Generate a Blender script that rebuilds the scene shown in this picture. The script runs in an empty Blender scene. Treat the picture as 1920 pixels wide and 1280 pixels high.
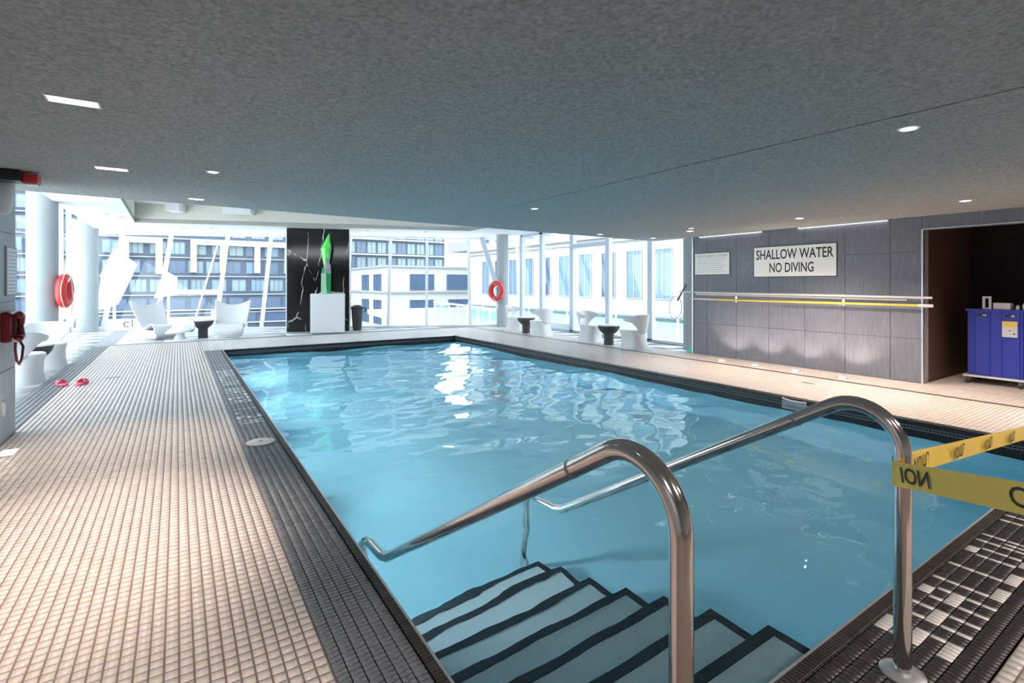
import bpy, bmesh, math, random
import numpy as np
from mathutils import Vector, Matrix
random.seed(7)
R = math.radians
S = bpy.context.scene
COL = S.collection

# ------------------------------------------------------------ camera, sky, exposure
cam = bpy.data.cameras.new('camera')
cam.sensor_width = 36.0
cam.lens = 950.0 / 1920.0 * 36.0
cam.shift_y = -107.0 / 1920.0
cam.clip_start = 0.05
cam.clip_end = 600
co = bpy.data.objects.new('camera', cam)
COL.objects.link(co)
TH = math.atan2(627, 950)
co.location = (0, 0, 1.5)
co.rotation_euler = (R(90), 0, -TH)
S.camera = co

SKY = 3.5
w = bpy.data.worlds.new('overcast_sky')
S.world = w
w.use_nodes = True
nt = w.node_tree
bg = nt.nodes['Background']
tc = nt.nodes.new('ShaderNodeTexCoord')
sep = nt.nodes.new('ShaderNodeSeparateXYZ')
mr = nt.nodes.new('ShaderNodeMapRange')
mr.inputs['From Min'].default_value = -0.1
mr.inputs['From Max'].default_value = 1.0
mx = nt.nodes.new('ShaderNodeMix'); mx.data_type = 'RGBA'
mx.inputs['A'].default_value = (0.93, 0.97, 1.0, 1)
mx.inputs['B'].default_value = (0.80, 0.90, 1.0, 1)
nt.links.new(tc.outputs['Generated'], sep.inputs[0])
nt.links.new(sep.outputs['Z'], mr.inputs['Value'])
nt.links.new(mr.outputs[0], mx.inputs['Factor'])
nt.links.new(mx.outputs['Result'], bg.inputs['Color'])
bg.inputs['Strength'].default_value = SKY

S.view_settings.view_transform = 'Standard'
S.view_settings.look = 'None'
S.view_settings.gamma = 1.0
S.view_settings.exposure = 0.90
S.view_settings.use_curve_mapping = False
S.cycles.use_denoising = True
S.cycles.max_bounces = 14
S.cycles.diffuse_bounces = 6
S.cycles.glossy_bounces = 5
S.cycles.transmission_bounces = 8
S.cycles.transparent_max_bounces = 24
S.cycles.caustics_reflective = False
S.cycles.sample_clamp_indirect = 6.0

def spot(name, loc, target, power, col, size=70, blend=0.6, rad=0.04):
    l = bpy.data.lights.new(name, 'SPOT')
    l.energy = power; l.color = col; l.spot_size = R(size); l.spot_blend = blend; l.shadow_soft_size = rad
    o = bpy.data.objects.new(name, l); COL.objects.link(o)
    o.location = loc
    d = Vector(target) - Vector(loc)
    o.rotation_euler = d.to_track_quat('-Z', 'Y').to_euler()
    return o
WARM = (1.0, 0.83, 0.68)
LAMP_W, SPOT_W, UP_W, POOL_FILL_W = 240, 200, 16, 72
REAR_FILL_W = 115

# ------------------------------------------------------------ materials
def mat(name, col, rough=0.5, metal=0.0, var=0.06, scale=8.0, bump=0.0, bscale=60.0, spec=0.5, island=0.0, coat=0.0, emit=None, estr=0.0, stretch=None):
    m = bpy.data.materials.new(name)
    m.use_nodes = True
    n = m.node_tree; L = n.links
    b = n.nodes['Principled BSDF']
    b.inputs['Roughness'].default_value = rough
    b.inputs['Metallic'].default_value = metal
    b.inputs['Specular IOR Level'].default_value = spec
    b.inputs['Coat Weight'].default_value = coat
    t = n.nodes.new('ShaderNodeTexCoord')
    mp = n.nodes.new('ShaderNodeMapping')
    if stretch: mp.inputs['Scale'].default_value = stretch
    L.new(t.outputs['Object'], mp.inputs[0])
    nz = n.nodes.new('ShaderNodeTexNoise'); nz.inputs['Scale'].default_value = scale; nz.inputs['Detail'].default_value = 5
    L.new(mp.outputs[0], nz.inputs['Vector'])
    r = n.nodes.new('ShaderNodeMapRange')
    r.inputs['From Min'].default_value = 0.3; r.inputs['From Max'].default_value = 0.7
    r.inputs['To Min'].default_value = 1 - var; r.inputs['To Max'].default_value = 1 + var
    L.new(nz.outputs['Fac'], r.inputs['Value'])
    last = r.outputs[0]
    if island:
        g = n.nodes.new('ShaderNodeNewGeometry')
        r2 = n.nodes.new('ShaderNodeMapRange')
        r2.inputs['To Min'].default_value = 1 - island; r2.inputs['To Max'].default_value = 1 + island
        L.new(g.outputs['Random Per Island'], r2.inputs['Value'])
        mm = n.nodes.new('ShaderNodeMath'); mm.operation = 'MULTIPLY'
        L.new(last, mm.inputs[0]); L.new(r2.outputs[0], mm.inputs[1]); last = mm.outputs[0]
    vm = n.nodes.new('ShaderNodeVectorMath'); vm.operation = 'SCALE'
    vm.inputs[0].default_value = col[:3]
    L.new(last, vm.inputs['Scale'])
    L.new(vm.outputs[0], b.inputs['Base Color'])
    if bump:
        bz = n.nodes.new('ShaderNodeTexNoise'); bz.inputs['Scale'].default_value = bscale; bz.inputs['Detail'].default_value = 4
        L.new(mp.outputs[0], bz.inputs['Vector'])
        bp = n.nodes.new('ShaderNodeBump'); bp.inputs['Strength'].default_value = bump; bp.inputs['Distance'].default_value = 0.01
        L.new(bz.outputs['Fac'], bp.inputs['Height']); L.new(bp.outputs[0], b.inputs['Normal'])
    if emit:
        b.inputs['Emission Color'].default_value = (*emit, 1); b.inputs['Emission Strength'].default_value = estr
    return m

def glass_mat(name, tint, refl=0.07, rough=0.0):
    m = bpy.data.materials.new(name); m.use_nodes = True
    n = m.node_tree; n.nodes.remove(n.nodes['Principled BSDF'])
    out = n.nodes['Material Output']
    tr = n.nodes.new('ShaderNodeBsdfTransparent'); tr.inputs[0].default_value = (*tint, 1)
    gl = n.nodes.new('ShaderNodeBsdfGlossy'); gl.inputs['Roughness'].default_value = rough
    lw = n.nodes.new('ShaderNodeLayerWeight')
    pw = n.nodes.new('ShaderNodeMath'); pw.operation = 'POWER'; pw.inputs[1].default_value = 5
    fr = n.nodes.new('ShaderNodeMath'); fr.operation = 'MULTIPLY_ADD'; fr.inputs[1].default_value = .30; fr.inputs[2].default_value = refl*.4
    n.links.new(lw.outputs['Facing'], pw.inputs[0]); n.links.new(pw.outputs[0], fr.inputs[0])
    mi = n.nodes.new('ShaderNodeMixShader')
    n.links.new(fr.outputs[0], mi.inputs[0]); n.links.new(tr.outputs[0], mi.inputs[1]); n.links.new(gl.outputs[0], mi.inputs[2])
    n.links.new(mi.outputs[0], out.inputs[0])
    return m

M = {}
M['ceil'] = mat('sprayed_grey_ceiling', (0.39, 0.41, 0.41), 0.95, var=0.28, scale=48, bump=0.9, bscale=70, spec=0.1)
M['ceil_gap'] = mat('ceiling_joint', (0.03, 0.03, 0.03), 0.9)
M['white_ceil'] = mat('white_plaster', (0.70, 0.72, 0.73), 0.8, var=0.02)
M['cream'] = mat('cream_plaster', (0.62, 0.60, 0.54), 0.8, var=0.03)
M['grout'] = mat('grout', (0.21, 0.165, 0.15), 0.9, var=0.1)
M['tile'] = mat('pale_beige_tile', (0.72, 0.63, 0.59), 0.17, var=0.03, island=0.06)
M['tile_far'] = mat('pale_tile', (0.76, 0.73, 0.72), 0.22, var=0.02, island=0.05)
M['dtile'] = mat('charcoal_tile', (0.17, 0.175, 0.20), 0.28, var=0.1, island=0.18)
M['dtile_near'] = mat('brown_black_tile', (0.05, 0.040, 0.038), 0.35, var=0.12, island=0.15)
M['dgrout'] = mat('grey_grout', (0.28, 0.26, 0.25), 0.9)
M['ngrout'] = mat('brown_grey_grout', (0.08, 0.07, 0.065), 0.9)
M['wtile'] = mat('white_letter_tile', (0.78, 0.72, 0.68), 0.3, var=0.03, island=0.05)
M['lounge_floor'] = mat('white_polished_stone', (0.62, 0.64, 0.65), 0.10, var=0.02, scale=2)
M['coping'] = mat('black_coping_tile', (0.014, 0.014, 0.016), 0.42, var=0.15, spec=.35)
M['coping_light'] = mat('grey_coping_row', (0.22, 0.235, 0.24), 0.5)
M['pool'] = mat('pool_plaster', (0.42, 0.79, 0.93), 0.7, var=0.03, scale=2)
M['tread'] = mat('step_tread', (0.62, 0.74, 0.78), 0.8, var=0.06, scale=90)
M['nosing'] = mat('black_step_nosing', (0.008, 0.012, 0.02), 0.5)
M['stone'] = mat('grey_wall_stone', (0.175, 0.18, 0.225), 0.45, var=0.16, scale=9, stretch=(6, 6, 0.5), bump=0.12, bscale=30)
M['stone_l'] = mat('pale_grey_wall_stone', (0.46, 0.49, 0.53), 0.55, var=0.1, scale=9, stretch=(6, 6, 0.5))
M['joint'] = mat('wall_joint', (0.30, 0.30, 0.33), 0.8)
M['steel'] = mat('brushed_trim', (0.75, 0.75, 0.76), 0.3, metal=0.8)
M['chrome'] = mat('polished_steel', (0.62, 0.58, 0.56), 0.13, metal=1.0, var=0.02)
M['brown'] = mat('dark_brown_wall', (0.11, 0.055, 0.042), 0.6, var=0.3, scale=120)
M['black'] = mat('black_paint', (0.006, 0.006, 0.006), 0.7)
M['blackp'] = mat('black_plastic', (0.02, 0.02, 0.022), 0.4)
M['charcoal'] = mat('charcoal_resin', (0.045, 0.045, 0.05), 0.45)
M['white'] = mat('white_plastic', (0.70, 0.70, 0.725), 0.35, var=0.015)
M['whitem'] = mat('white_painted_metal', (0.80, 0.83, 0.86), 0.4, var=0.02)
M['mullion'] = mat('pale_blue_grey_metal', (0.50, 0.56, 0.66), 0.4, var=0.03)
M['column'] = mat('grey_column_paint', (0.33, 0.365, 0.39), 0.5, var=0.05, scale=3)
M['red'] = mat('red_plastic', (0.62, 0.035, 0.035), 0.4)
M['dred'] = mat('dark_red_plastic', (0.16, 0.005, 0.012), 0.3)
M['pink'] = mat('pink_foam', (0.85, 0.16, 0.24), 0.6)
M['board'] = mat('white_sign_board', (0.93, 0.93, 0.92), 0.35, var=0.01)
M['rope'] = mat('white_rope', (0.8, 0.76, 0.74), 0.8, bump=0.3, bscale=200)
M['yellow'] = mat('yellow_plastic', (0.85, 0.60, 0.10), 0.4)
M['tape'] = mat('yellow_tape', (0.82, 0.56, 0.05), 0.35, var=0.08, scale=4)
M['ink'] = mat('black_ink', (0.02, 0.016, 0.012), 0.6)
M['grey_ink'] = mat('grey_ink', (0.35, 0.36, 0.38), 0.6)
M['blue'] = mat('blue_plastic', (0.030, 0.045, 0.42), 0.4, var=0.12, scale=60)
M['teal'] = mat('teal_plastic', (0.12, 0.50, 0.52), 0.5)
M['grate'] = mat('grey_grate', (0.20, 0.22, 0.24), 0.45, metal=0.3)
M['dark'] = mat('dark_slot', (0.02, 0.018, 0.018), 0.8)
M['drain'] = mat('dark_drain_line', (0.07, 0.055, 0.05), 0.7)
M['lens'] = mat('lit_lens', (1, 1, 1), 0.4, emit=(1.0, 0.90, 0.78), estr=9.0)
M['lens_soft'] = mat('soft_lens', (1, 1, 1), 0.4, emit=(1.0, 0.97, 0.94), estr=1.6)
M['uplens'] = mat('uplight_lens', (1, 1, 1), 0.3, emit=(1.0, 0.93, 0.8), estr=5)
M['glass'] = glass_mat('window_glass', (0.93, 0.97, 0.97))
M['railglass'] = glass_mat('railing_glass', (0.80, 0.92, 0.92))
M['facade_blue'] = mat('blue_grey_cladding', (0.045, 0.068, 0.115), 0.5, var=0.15, scale=0.6)
M['facade_white'] = mat('white_render', (0.46, 0.455, 0.45), 0.8, var=0.03)
M['band'] = mat('grey_cornice', (0.30, 0.30, 0.32), 0.7)
M['pane_pale'] = mat('pale_painted_sky_pane', (0.17, 0.235, 0.26), 0.15, var=0.12, scale=0.5)  # pale base colour stands in for sky reflected in the panes
M['pane_blue'] = mat('blue_reflecting_pane', (0.058, 0.098, 0.175), 0.15, var=0.15, scale=0.5)
M['pane_mist'] = mat('misty_blue_pane', (0.125, 0.20, 0.29), 0.2, var=0.12, scale=0.5)
M['frame_d'] = mat('slate_window_frame', (0.09, 0.11, 0.15), 0.5)
M['ground'] = mat('street_asphalt', (0.22, 0.23, 0.24), 0.9, scale=0.5)
M['terrace'] = mat('pale_terrace_paving', (0.42, 0.43, 0.44), 0.8, scale=1.0)
M['towel'] = mat('white_towel', (0.74, 0.76, 0.82), 0.95, bump=0.3, bscale=300)

def marble():
    m = bpy.data.materials.new('black_veined_marble'); m.use_nodes = True
    n = m.node_tree; L = n.links; b = n.nodes['Principled BSDF']
    b.inputs['Roughness'].default_value = 0.10
    t = n.nodes.new('ShaderNodeTexCoord')
    nz = n.nodes.new('ShaderNodeTexNoise'); nz.inputs['Scale'].default_value = 1.2; nz.inputs['Detail'].default_value = 6
    L.new(t.outputs['Object'], nz.inputs['Vector'])
    mixv = n.nodes.new('ShaderNodeMix'); mixv.data_type = 'VECTOR'; mixv.inputs['Factor'].default_value = 0.25
    L.new(t.outputs['Object'], mixv.inputs['A']); L.new(nz.outputs['Color'], mixv.inputs['B'])
    mp = n.nodes.new('ShaderNodeMapping'); mp.inputs['Scale'].default_value = (1.4, 1.4, 0.45); mp.inputs['Rotation'].default_value = (0.2, 0.25, 0.3)
    L.new(mixv.outputs['Result'], mp.inputs[0])
    v = n.nodes.new('ShaderNodeTexVoronoi'); v.feature = 'DISTANCE_TO_EDGE'; v.inputs['Scale'].default_value = 1.25
    L.new(mp.outputs[0], v.inputs['Vector'])
    n2 = n.nodes.new('ShaderNodeTexNoise'); n2.inputs['Scale'].default_value = 2.2; n2.inputs['Detail'].default_value = 2
    L.new(t.outputs['Object'], n2.inputs['Vector'])
    r = n.nodes.new('ShaderNodeMapRange'); r.inputs['From Min'].default_value = 0.004; r.inputs['From Max'].default_value = 0.013
    r.inputs['To Min'].default_value = 1; r.inputs['To Max'].default_value = 0
    L.new(v.outputs['Distance'], r.inputs['Value'])
    r2 = n.nodes.new('ShaderNodeMapRange'); r2.inputs['From Min'].default_value = 0.45; r2.inputs['From Max'].default_value = 0.6
    L.new(n2.outputs['Fac'], r2.inputs['Value'])
    mm = n.nodes.new('ShaderNodeMath'); mm.operation = 'MULTIPLY'
    L.new(r.outputs[0], mm.inputs[0]); L.new(r2.outputs[0], mm.inputs[1])
    c = n.nodes.new('ShaderNodeMix'); c.data_type = 'RGBA'
    c.inputs['A'].default_value = (0.006, 0.006, 0.007, 1); c.inputs['B'].default_value = (0.75, 0.72, 0.68, 1)
    L.new(mm.outputs[0], c.inputs['Factor']); L.new(c.outputs['Result'], b.inputs['Base Color'])
    return m
M['marble'] = marble()

def water_mat():
    m = bpy.data.materials.new('pool_water'); m.use_nodes = True
    n = m.node_tree; L = n.links; n.nodes.remove(n.nodes['Principled BSDF'])
    g = n.nodes.new('ShaderNodeBsdfGlass'); g.inputs['IOR'].default_value = 1.33; g.inputs['Roughness'].default_value = 0.0
    g.inputs['Color'].default_value = (0.84, 0.965, 1.0, 1)
    t = n.nodes.new('ShaderNodeTexCoord')
    nz = n.nodes.new('ShaderNodeTexNoise'); nz.inputs['Scale'].default_value = 3.2; nz.inputs['Detail'].default_value = 2
    L.new(t.outputs['Object'], nz.inputs['Vector'])
    bp = n.nodes.new('ShaderNodeBump'); bp.inputs['Strength'].default_value = 0.05; bp.inputs['Distance'].default_value = 0.1
    L.new(nz.outputs['Fac'], bp.inputs['Height']); L.new(bp.outputs[0], g.inputs['Normal'])
    L.new(g.outputs[0], n.nodes['Material Output'].inputs[0])
    return m
M['water'] = water_mat()

def green_glass():
    m = mat('green_cast_glass', (0.03, 0.42, 0.16), 0.08, var=0.3, scale=3, coat=0.5)
    m.node_tree.nodes['Principled BSDF'].inputs['Transmission Weight'].default_value = 0.35
    return m
M['green'] = green_glass()
M['green_l'] = mat('bright_green_glass', (0.10, 0.80, 0.10), 0.08, var=0.2, scale=3, coat=0.5)
M['smoke'] = mat('smoky_glass', (0.30, 0.30, 0.31), 0.1, var=0.3, scale=6)

# ------------------------------------------------------------ mesh helpers
class MB:
    def __init__(s): s.v = []; s.f = []
    def add(s, vs, fs):
        k = len(s.v); s.v += [tuple(p) for p in vs]; s.f += [tuple(i + k for i in q) for q in fs]; return s
    def box(s, x0, y0, z0, x1, y1, z1):
        vs = [(x0,y0,z0),(x1,y0,z0),(x1,y1,z0),(x0,y1,z0),(x0,y0,z1),(x1,y0,z1),(x1,y1,z1),(x0,y1,z1)]
        return s.add(vs, [(0,3,2,1),(4,5,6,7),(0,1,5,4),(1,2,6,5),(2,3,7,6),(3,0,4,7)])
    def prism(s, poly, z0, z1):
        n = len(poly)
        vs = [(x,y,z0) for x,y in poly] + [(x,y,z1) for x,y in poly]
        fs = [tuple(range(n-1,-1,-1)), tuple(range(n,2*n))] + [(i,(i+1)%n,n+(i+1)%n,n+i) for i in range(n)]
        return s.add(vs, fs)
    def beam(s, a, b, wx, wy, side=None):
        """rectangular bar from a to b; wx along side, wy across"""
        a, b = Vector(a), Vector(b); d = (b-a).normalized()
        sd = Vector(side) if side else Vector((0,0,1)) if abs(d.z) < .9 else Vector((1,0,0))
        sd = (sd - d*sd.dot(d)).normalized(); t = d.cross(sd)
        vs = [p + sd*(i*wx/2) + t*(j*wy/2) for p in (a,b) for i,j in ((-1,-1),(1,-1),(1,1),(-1,1))]
        return s.add(vs, [(0,3,2,1),(4,5,6,7),(0,1,5,4),(1,2,6,5),(2,3,7,6),(3,0,4,7)])
    def tube(s, path, r, n=12, closed=False):
        P = [Vector(p) for p in path]; m = len(P); rings = []
        up = None
        for i in range(m):
            if closed: d = P[(i+1)%m] - P[i-1]
            else: d = P[min(i+1,m-1)] - P[max(i-1,0)]
            d.normalize()
            if up is None:
                up = Vector((0,0,1)) if abs(d.z) < .9 else Vector((1,0,0))
            up = (up - d*up.dot(d)).normalized(); t = d.cross(up)
            rr = r[i] if isinstance(r, (list, tuple)) else r
            rings.append([P[i] + (up*math.cos(2*math.pi*k/n) + t*math.sin(2*math.pi*k/n))*rr for k in range(n)])
        vs = [p for q in rings for p in q]; fs = []
        for i in range(m if closed else m-1):
            j = (i+1) % m
            for k in range(n):
                fs.append((i*n+k, i*n+(k+1)%n, j*n+(k+1)%n, j*n+k))
        if not closed:
            fs.append(tuple(range(n-1,-1,-1))); fs.append(tuple((m-1)*n+k for k in range(n)))
        return s.add(vs, fs)
    def lathe(s, prof, c=(0,0,0), n=24):
        vs = []; fs = []
        for r, z in prof:
            for k in range(n):
                a = 2*math.pi*k/n
                vs.append((c[0]+r*math.cos(a), c[1]+r*math.sin(a), c[2]+z))
        m = len(prof)
        for i in range(m-1):
            for k in range(n):
                fs.append((i*n+k, i*n+(k+1)%n, (i+1)*n+(k+1)%n, (i+1)*n+k))
        fs.append(tuple(range(n-1,-1,-1))); fs.append(tuple((m-1)*n+k for k in range(n)))
        return s.add(vs, fs)
    def grid(s, fn, nu, nv):
        vs = [fn(i/(nu-1), j/(nv-1)) for i in range(nu) for j in range(nv)]
        fs = [(i*nv+j, (i+1)*nv+j, (i+1)*nv+j+1, i*nv+j+1) for i in range(nu-1) for j in range(nv-1)]
        return s.add(vs, fs)
    def mesh(s, name, m, smooth=False):
        me = bpy.data.meshes.new(name); me.from_pydata(s.v, [], s.f); me.update()
        if m: me.materials.append(M[m] if isinstance(m, str) else m)
        if smooth:
            me.polygons.foreach_set('use_smooth', [True]*len(me.polygons))
            try: me.set_sharp_from_angle(angle=R(40))
            except Exception: pass
        return me
    def obj(s, name, m, parent=None, smooth=False, bevel=0, kind=None):
        return link(name, s.mesh(name, m, smooth), parent, bevel, kind)

def link(name, me, parent=None, bevel=0, kind=None):
    o = bpy.data.objects.new(name, me); COL.objects.link(o)
    if parent: o.parent = parent
    if bevel:
        b = o.modifiers.new('bevel', 'BEVEL'); b.width = bevel; b.segments = 2; b.limit_method = 'ANGLE'
    if kind: o['kind'] = kind
    return o
def box(*a): return MB().box(*a)
def tag(o, label, cat, group=None):
    o['label'] = label; o['category'] = cat
    if group: o['group'] = group
    return o
def thing(name, label, cat, loc=(0,0,0), rz=0, group=None):
    o = bpy.data.objects.new(name, None); COL.objects.link(o); o.empty_display_size = .1
    o.location = loc; o.rotation_euler = (0,0,rz)
    return tag(o, label, cat, group)
def struct(name, mb, m, parent=None, smooth=False, bevel=0, label=None):
    o = mb.obj(name, m, parent, smooth, bevel)
    if parent is None: o['kind'] = 'structure'
    if label: o['label'] = label
    return o
def sempty(name, label=None):
    o = bpy.data.objects.new(name, None); COL.objects.link(o); o['kind'] = 'structure'
    if label: o['label'] = label
    return o
def dup(root, loc, rz=None, label=None, group=None):
    r = root.copy(); COL.objects.link(r); r.location = loc
    if rz is not None: r.rotation_euler = (0,0,rz)
    if label: r['label'] = label
    if group: r['group'] = group
    for ch in list(root.children):
        c = ch.copy(); COL.objects.link(c); c.parent = r
        for g in list(ch.children):
            d = g.copy(); COL.objects.link(d); d.parent = c
    return r
def text_mesh(body, height, width, mname, extr=0.0015, bold=0.0):
    cu = bpy.data.curves.new('lettering', 'FONT'); cu.body = body; cu.size = 1.0; cu.extrude = 0.0; cu.offset = bold
    cu.resolution_u = 3
    to = bpy.data.objects.new('lettering_src', cu); COL.objects.link(to)
    bpy.context.view_layer.update()
    dg = bpy.context.evaluated_depsgraph_get()
    me = bpy.data.meshes.new_from_object(to.evaluated_get(dg))
    bpy.data.objects.remove(to); bpy.data.curves.remove(cu)
    n = len(me.vertices); a = np.empty(n*3); me.vertices.foreach_get('co', a); a = a.reshape(-1,3)
    lo, hi = a.min(0), a.max(0)
    a[:,0] = (a[:,0]-lo[0])/(hi[0]-lo[0])*width - width/2
    a[:,1] = (a[:,1]-lo[1])/max(hi[1]-lo[1],1e-6)*height - height/2
    a[:,2] = 0
    me.vertices.foreach_set('co', a.ravel()); me.update(); me.name = 'lettering'
    me.materials.clear(); me.materials.append(M[mname])
    return me
def basis(o, x, y, z, loc):
    m = Matrix.Identity(4)
    for i, c in enumerate((x, y, z)):
        for j in range(3): m[j][i] = c[j]
    for j in range(3): m[j][3] = loc[j]
    o.matrix_world = m
    return o

CS, SN = math.cos(TH), math.sin(TH)
def depth(x, y): return x*SN + y*CS
def in_view(x, y, z=0):
    d = depth(x, y)
    if d < .3: return False
    u = 960 + 950*(x*CS - y*SN)/d; v = 533 + 950*(1.5-z)/d
    return -20 < u < 1940 and v < 1300

# ------------------------------------------------------------ key dimensions
PX0, PX1, PY0, PY1 = 0.87, 6.75, 1.06, 13.25      # pool
WZ = -0.15                                        # water level
FZ = -1.47                                        # pool floor
CZ = 2.53                                         # low ceiling
LZ = 3.27                                         # lounge soffit

# ------------------------------------------------------------ floor with tiles
fl = MB()
G = -0.0022
fl.box(-1.70, -3.0, -0.3, PX0-.02, 15.75, G)
fl.box(PX0-.02, -3.0, -0.3, PX1+.02, PY0-.02, G)
fl.box(PX1+.02, -3.0, -0.3, 9.40, 15.75, G)
fl.box(PX0-.02, PY1+.02, -0.3, PX1+.02, 15.75, G)
fl.box(9.40, -3.0, -0.3, 11.8, 2.97, G)
floor = struct('floor', fl, 'grout')

def tile_mesh(name, rects, m, top=0.0, bot=-0.006, ins=0.0012, jit=0.0006):
    a = np.array(rects, dtype=float)          # x0,y0,x1,y1
    n = len(a)
    v = np.zeros((n, 8, 3))
    t = top + np.random.RandomState(3).uniform(-jit, 0, n)
    xs0, ys0, xs1, ys1 = a.T
    for k, (sx, sy) in enumerate(((0,0),(1,0),(1,1),(0,1))):
        X = np.where(sx, xs1, xs0); Y = np.where(sy, ys1, ys0)
        v[:,k,0] = X; v[:,k,1] = Y; v[:,k,2] = bot
        v[:,4+k,0] = X + (ins if not sx else -ins); v[:,4+k,1] = Y + (ins if not sy else -ins); v[:,4+k,2] = t
    base = np.array([(4,5,6,7),(0,1,5,4),(1,2,6,5),(2,3,7,6),(3,0,4,7)])
    f = (np.arange(n)[:,None,None]*8 + base[None]).reshape(-1,4)
    me = bpy.data.meshes.new(name)
    me.vertices.add(n*8); me.vertices.foreach_set('co', v.reshape(-1))
    me.loops.add(len(f)*4); me.loops.foreach_set('vertex_index', f.reshape(-1).astype(np.int32))
    me.polygons.add(len(f)); me.polygons.foreach_set('loop_start', (np.arange(len(f))*4).astype(np.int32))
    me.update(calc_edges=True); me.validate()
    me.materials.append(M[m])
    return me
def rects(x0, x1, y0, y1, px, py, gap):
    nx = int(round((x1-x0)/px)); ny = int(round((y1-y0)/py))
    px = (x1-x0)/nx; py = (y1-y0)/ny
    return [(x0+i*px+gap/2, y0+j*py+gap/2, x0+(i+1)*px-gap/2, y0+(j+1)*py-gap/2) for i in range(nx) for j in range(ny)]
def score(r):
    x, y = (r[0]+r[2])/2, (r[1]+r[3])/2
    return 1/depth(x, y)**3 if in_view(x, y) else -depth(x, y)-abs(x)
def pieces(name, rs, m, parent, n, stuffname, top=0.0):
    """largest n in view as single parts sharing one mesh, the rest joined"""
    rs = sorted(rs, key=score, reverse=True)
    single, rest = rs[:n], rs[n:]
    cache = {}
    for r in single:
        key = (round(r[2]-r[0], 4), round(r[3]-r[1], 4))
        if key not in cache:
            w2, h2 = (r[2]-r[0])/2, (r[3]-r[1])/2
            cache[key] = tile_mesh(name, [(-w2,-h2,w2,h2)], m, 0.0, jit=0)
        o = link(name, cache[key], parent)
        o.location = ((r[0]+r[2])/2, (r[1]+r[3])/2, top - random.uniform(0, .0006))
    if rest:
        link(stuffname, tile_mesh(stuffname, rest, m, top), parent, kind='stuff')
T = 0.049
left = rects(-1.38, 0.50, 0.9, 15.72, T, T, 0.006)
pieces('tile', left, 'tile', floor, 300, 'left_deck_tiles')
cor = rects(1.9, 6.7, -0.8, 0.60, T, T, 0.005)
rgt = rects(PX1+.10, 8.56, -0.9, 15.72, T, T, 0.004)
rgt2 = rects(8.64, 9.40, -0.9, 15.72, T, T, 0.004)
alc = rects(9.42, 11.6, -0.9, 2.96, T, T, 0.004)
far = rects(0.50, PX1+.10, PY1+.10, 15.72, T, T, 0.004)
link('near_deck_tiles', tile_mesh('near_deck_tiles', cor, 'tile'), floor, kind='stuff')
link('right_deck_tiles', tile_mesh('right_deck_tiles', rgt+rgt2+alc, 'tile'), floor, kind='stuff')
link('far_deck_tiles', tile_mesh('far_deck_tiles', far, 'tile_far'), floor, kind='stuff')
# drain lines
MB().box(-1.40, 15.72, -.02, 8.64, 15.78, .001).obj('drain_line', 'drain', floor)
MB().box(8.56, -3.0, -.02, 8.64, 15.72, .001).obj('drain_line', 'drain', floor)

# lounge floor: large white slabs
lf = struct('floor_lounge', MB().prism([(-3.3,2.0),(-1.70,2.0),(-1.70,15.78),(9.40,15.78),(9.40,6.9),(10.6,6.9),(10.6,15.3),(-3.3,21.9)], -.3, -.004), 'joint')
sl = []
for i in range(-3, 10):
    for j in range(7, 22):
        x0, y0, x1, y1 = i*1.0-.3, j*1.0, i*1.0+.7, j*1.0+1
        if x0 < -1.7 and x1 > -1.7: x1 = -1.7
        inside = (x1 <= -1.69) or (y0 >= 15.7)
        if not inside: continue
        y0c = max(y0, 15.79) if x1 > -1.69 else y0
        if y1 - y0c < .1: continue
        ymax = 21.35 - .465*(x1+2.9)
        if y0c > ymax - .1: continue
        sl.append((x0+.002, y0c+.002, x1-.002, min(y1, ymax+.25)-.002))
for k in range(9):
    sl.append((9.402, 6.95+k*.93, 10.45, 6.95+(k+1)*.93-.004))
for r in sl:
    w2, h2 = (r[2]-r[0])/2, (r[3]-r[1])/2
    o = link('slab', tile_mesh('slab', [(-w2,-h2,w2,h2)], 'lounge_floor', jit=0), lf)
    o.location = ((r[0]+r[2])/2, (r[1]+r[3])/2, 0)

# left overflow grate: long parallel bars
gr = sempty('trim_1', 'long grey floor grate of parallel bars left of the tiled deck')
MB().box(-1.69, 1.0, -.05, -1.39, 15.72, -.02).obj('channel', 'dark', gr)
for k in range(5):
    x = -1.675 + k*.058
    MB().box(x, 1.0, -.03, x+.042, 15.72, .003).obj('grate_bar', 'grate', gr)

# ------------------------------------------------------------ pool border tiles with lettering
FONT5 = {
 'S':('11111','10000','11111','00001','11111'), 'H':('10001','10001','11111','10001','10001'),
 'A':('01110','10001','11111','10001','10001'), 'L':('10000','10000','10000','10000','11111'),
 'O':('01110','10001','10001','10001','01110'), 'W':('10001','10001','10101','10101','01010'),
 'T':('11111','00100','00100','00100','00100'), 'E':('11111','10000','11110','10000','11111'),
 'R':('11110','10001','11110','10010','10001'), '1':('00100','00100','00100','00100','00100'),
 '2':('11110','00001','01110','10000','11111'), 'M':('10001','11011','10101','10001','10001'),
 '.':('00000','00000','00000','00000','01100'), ' ':('00000',)*5}
TW, TLn = 0.0283, 0.055
b1 = struct('trim_2', MB().box(.502, 1.04, -.05, PX0-.02, 15.0, -.0022), 'dgrout', label='charcoal tile border with white letters along the left pool edge')
b1.data.materials[0] = M['dgrout']
dk, wt = [], []
msg = 'SHALLOW WATER 1.2M'
Y0 = 10.15
white = set()
ncol = int((PY1 - 1.0)/TW)
def colY(i): return PY1 - i*TW
i0 = int(round((PY1 - Y0)/TW))
for ci, ch in enumerate(msg):
    for rr in range(5):
        for cc in range(5):
            if FONT5[ch][rr][cc] == '1': white.add((i0+ci*8+cc, rr))
mark = int(round((PY1 - 10.84)/TW))
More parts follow.
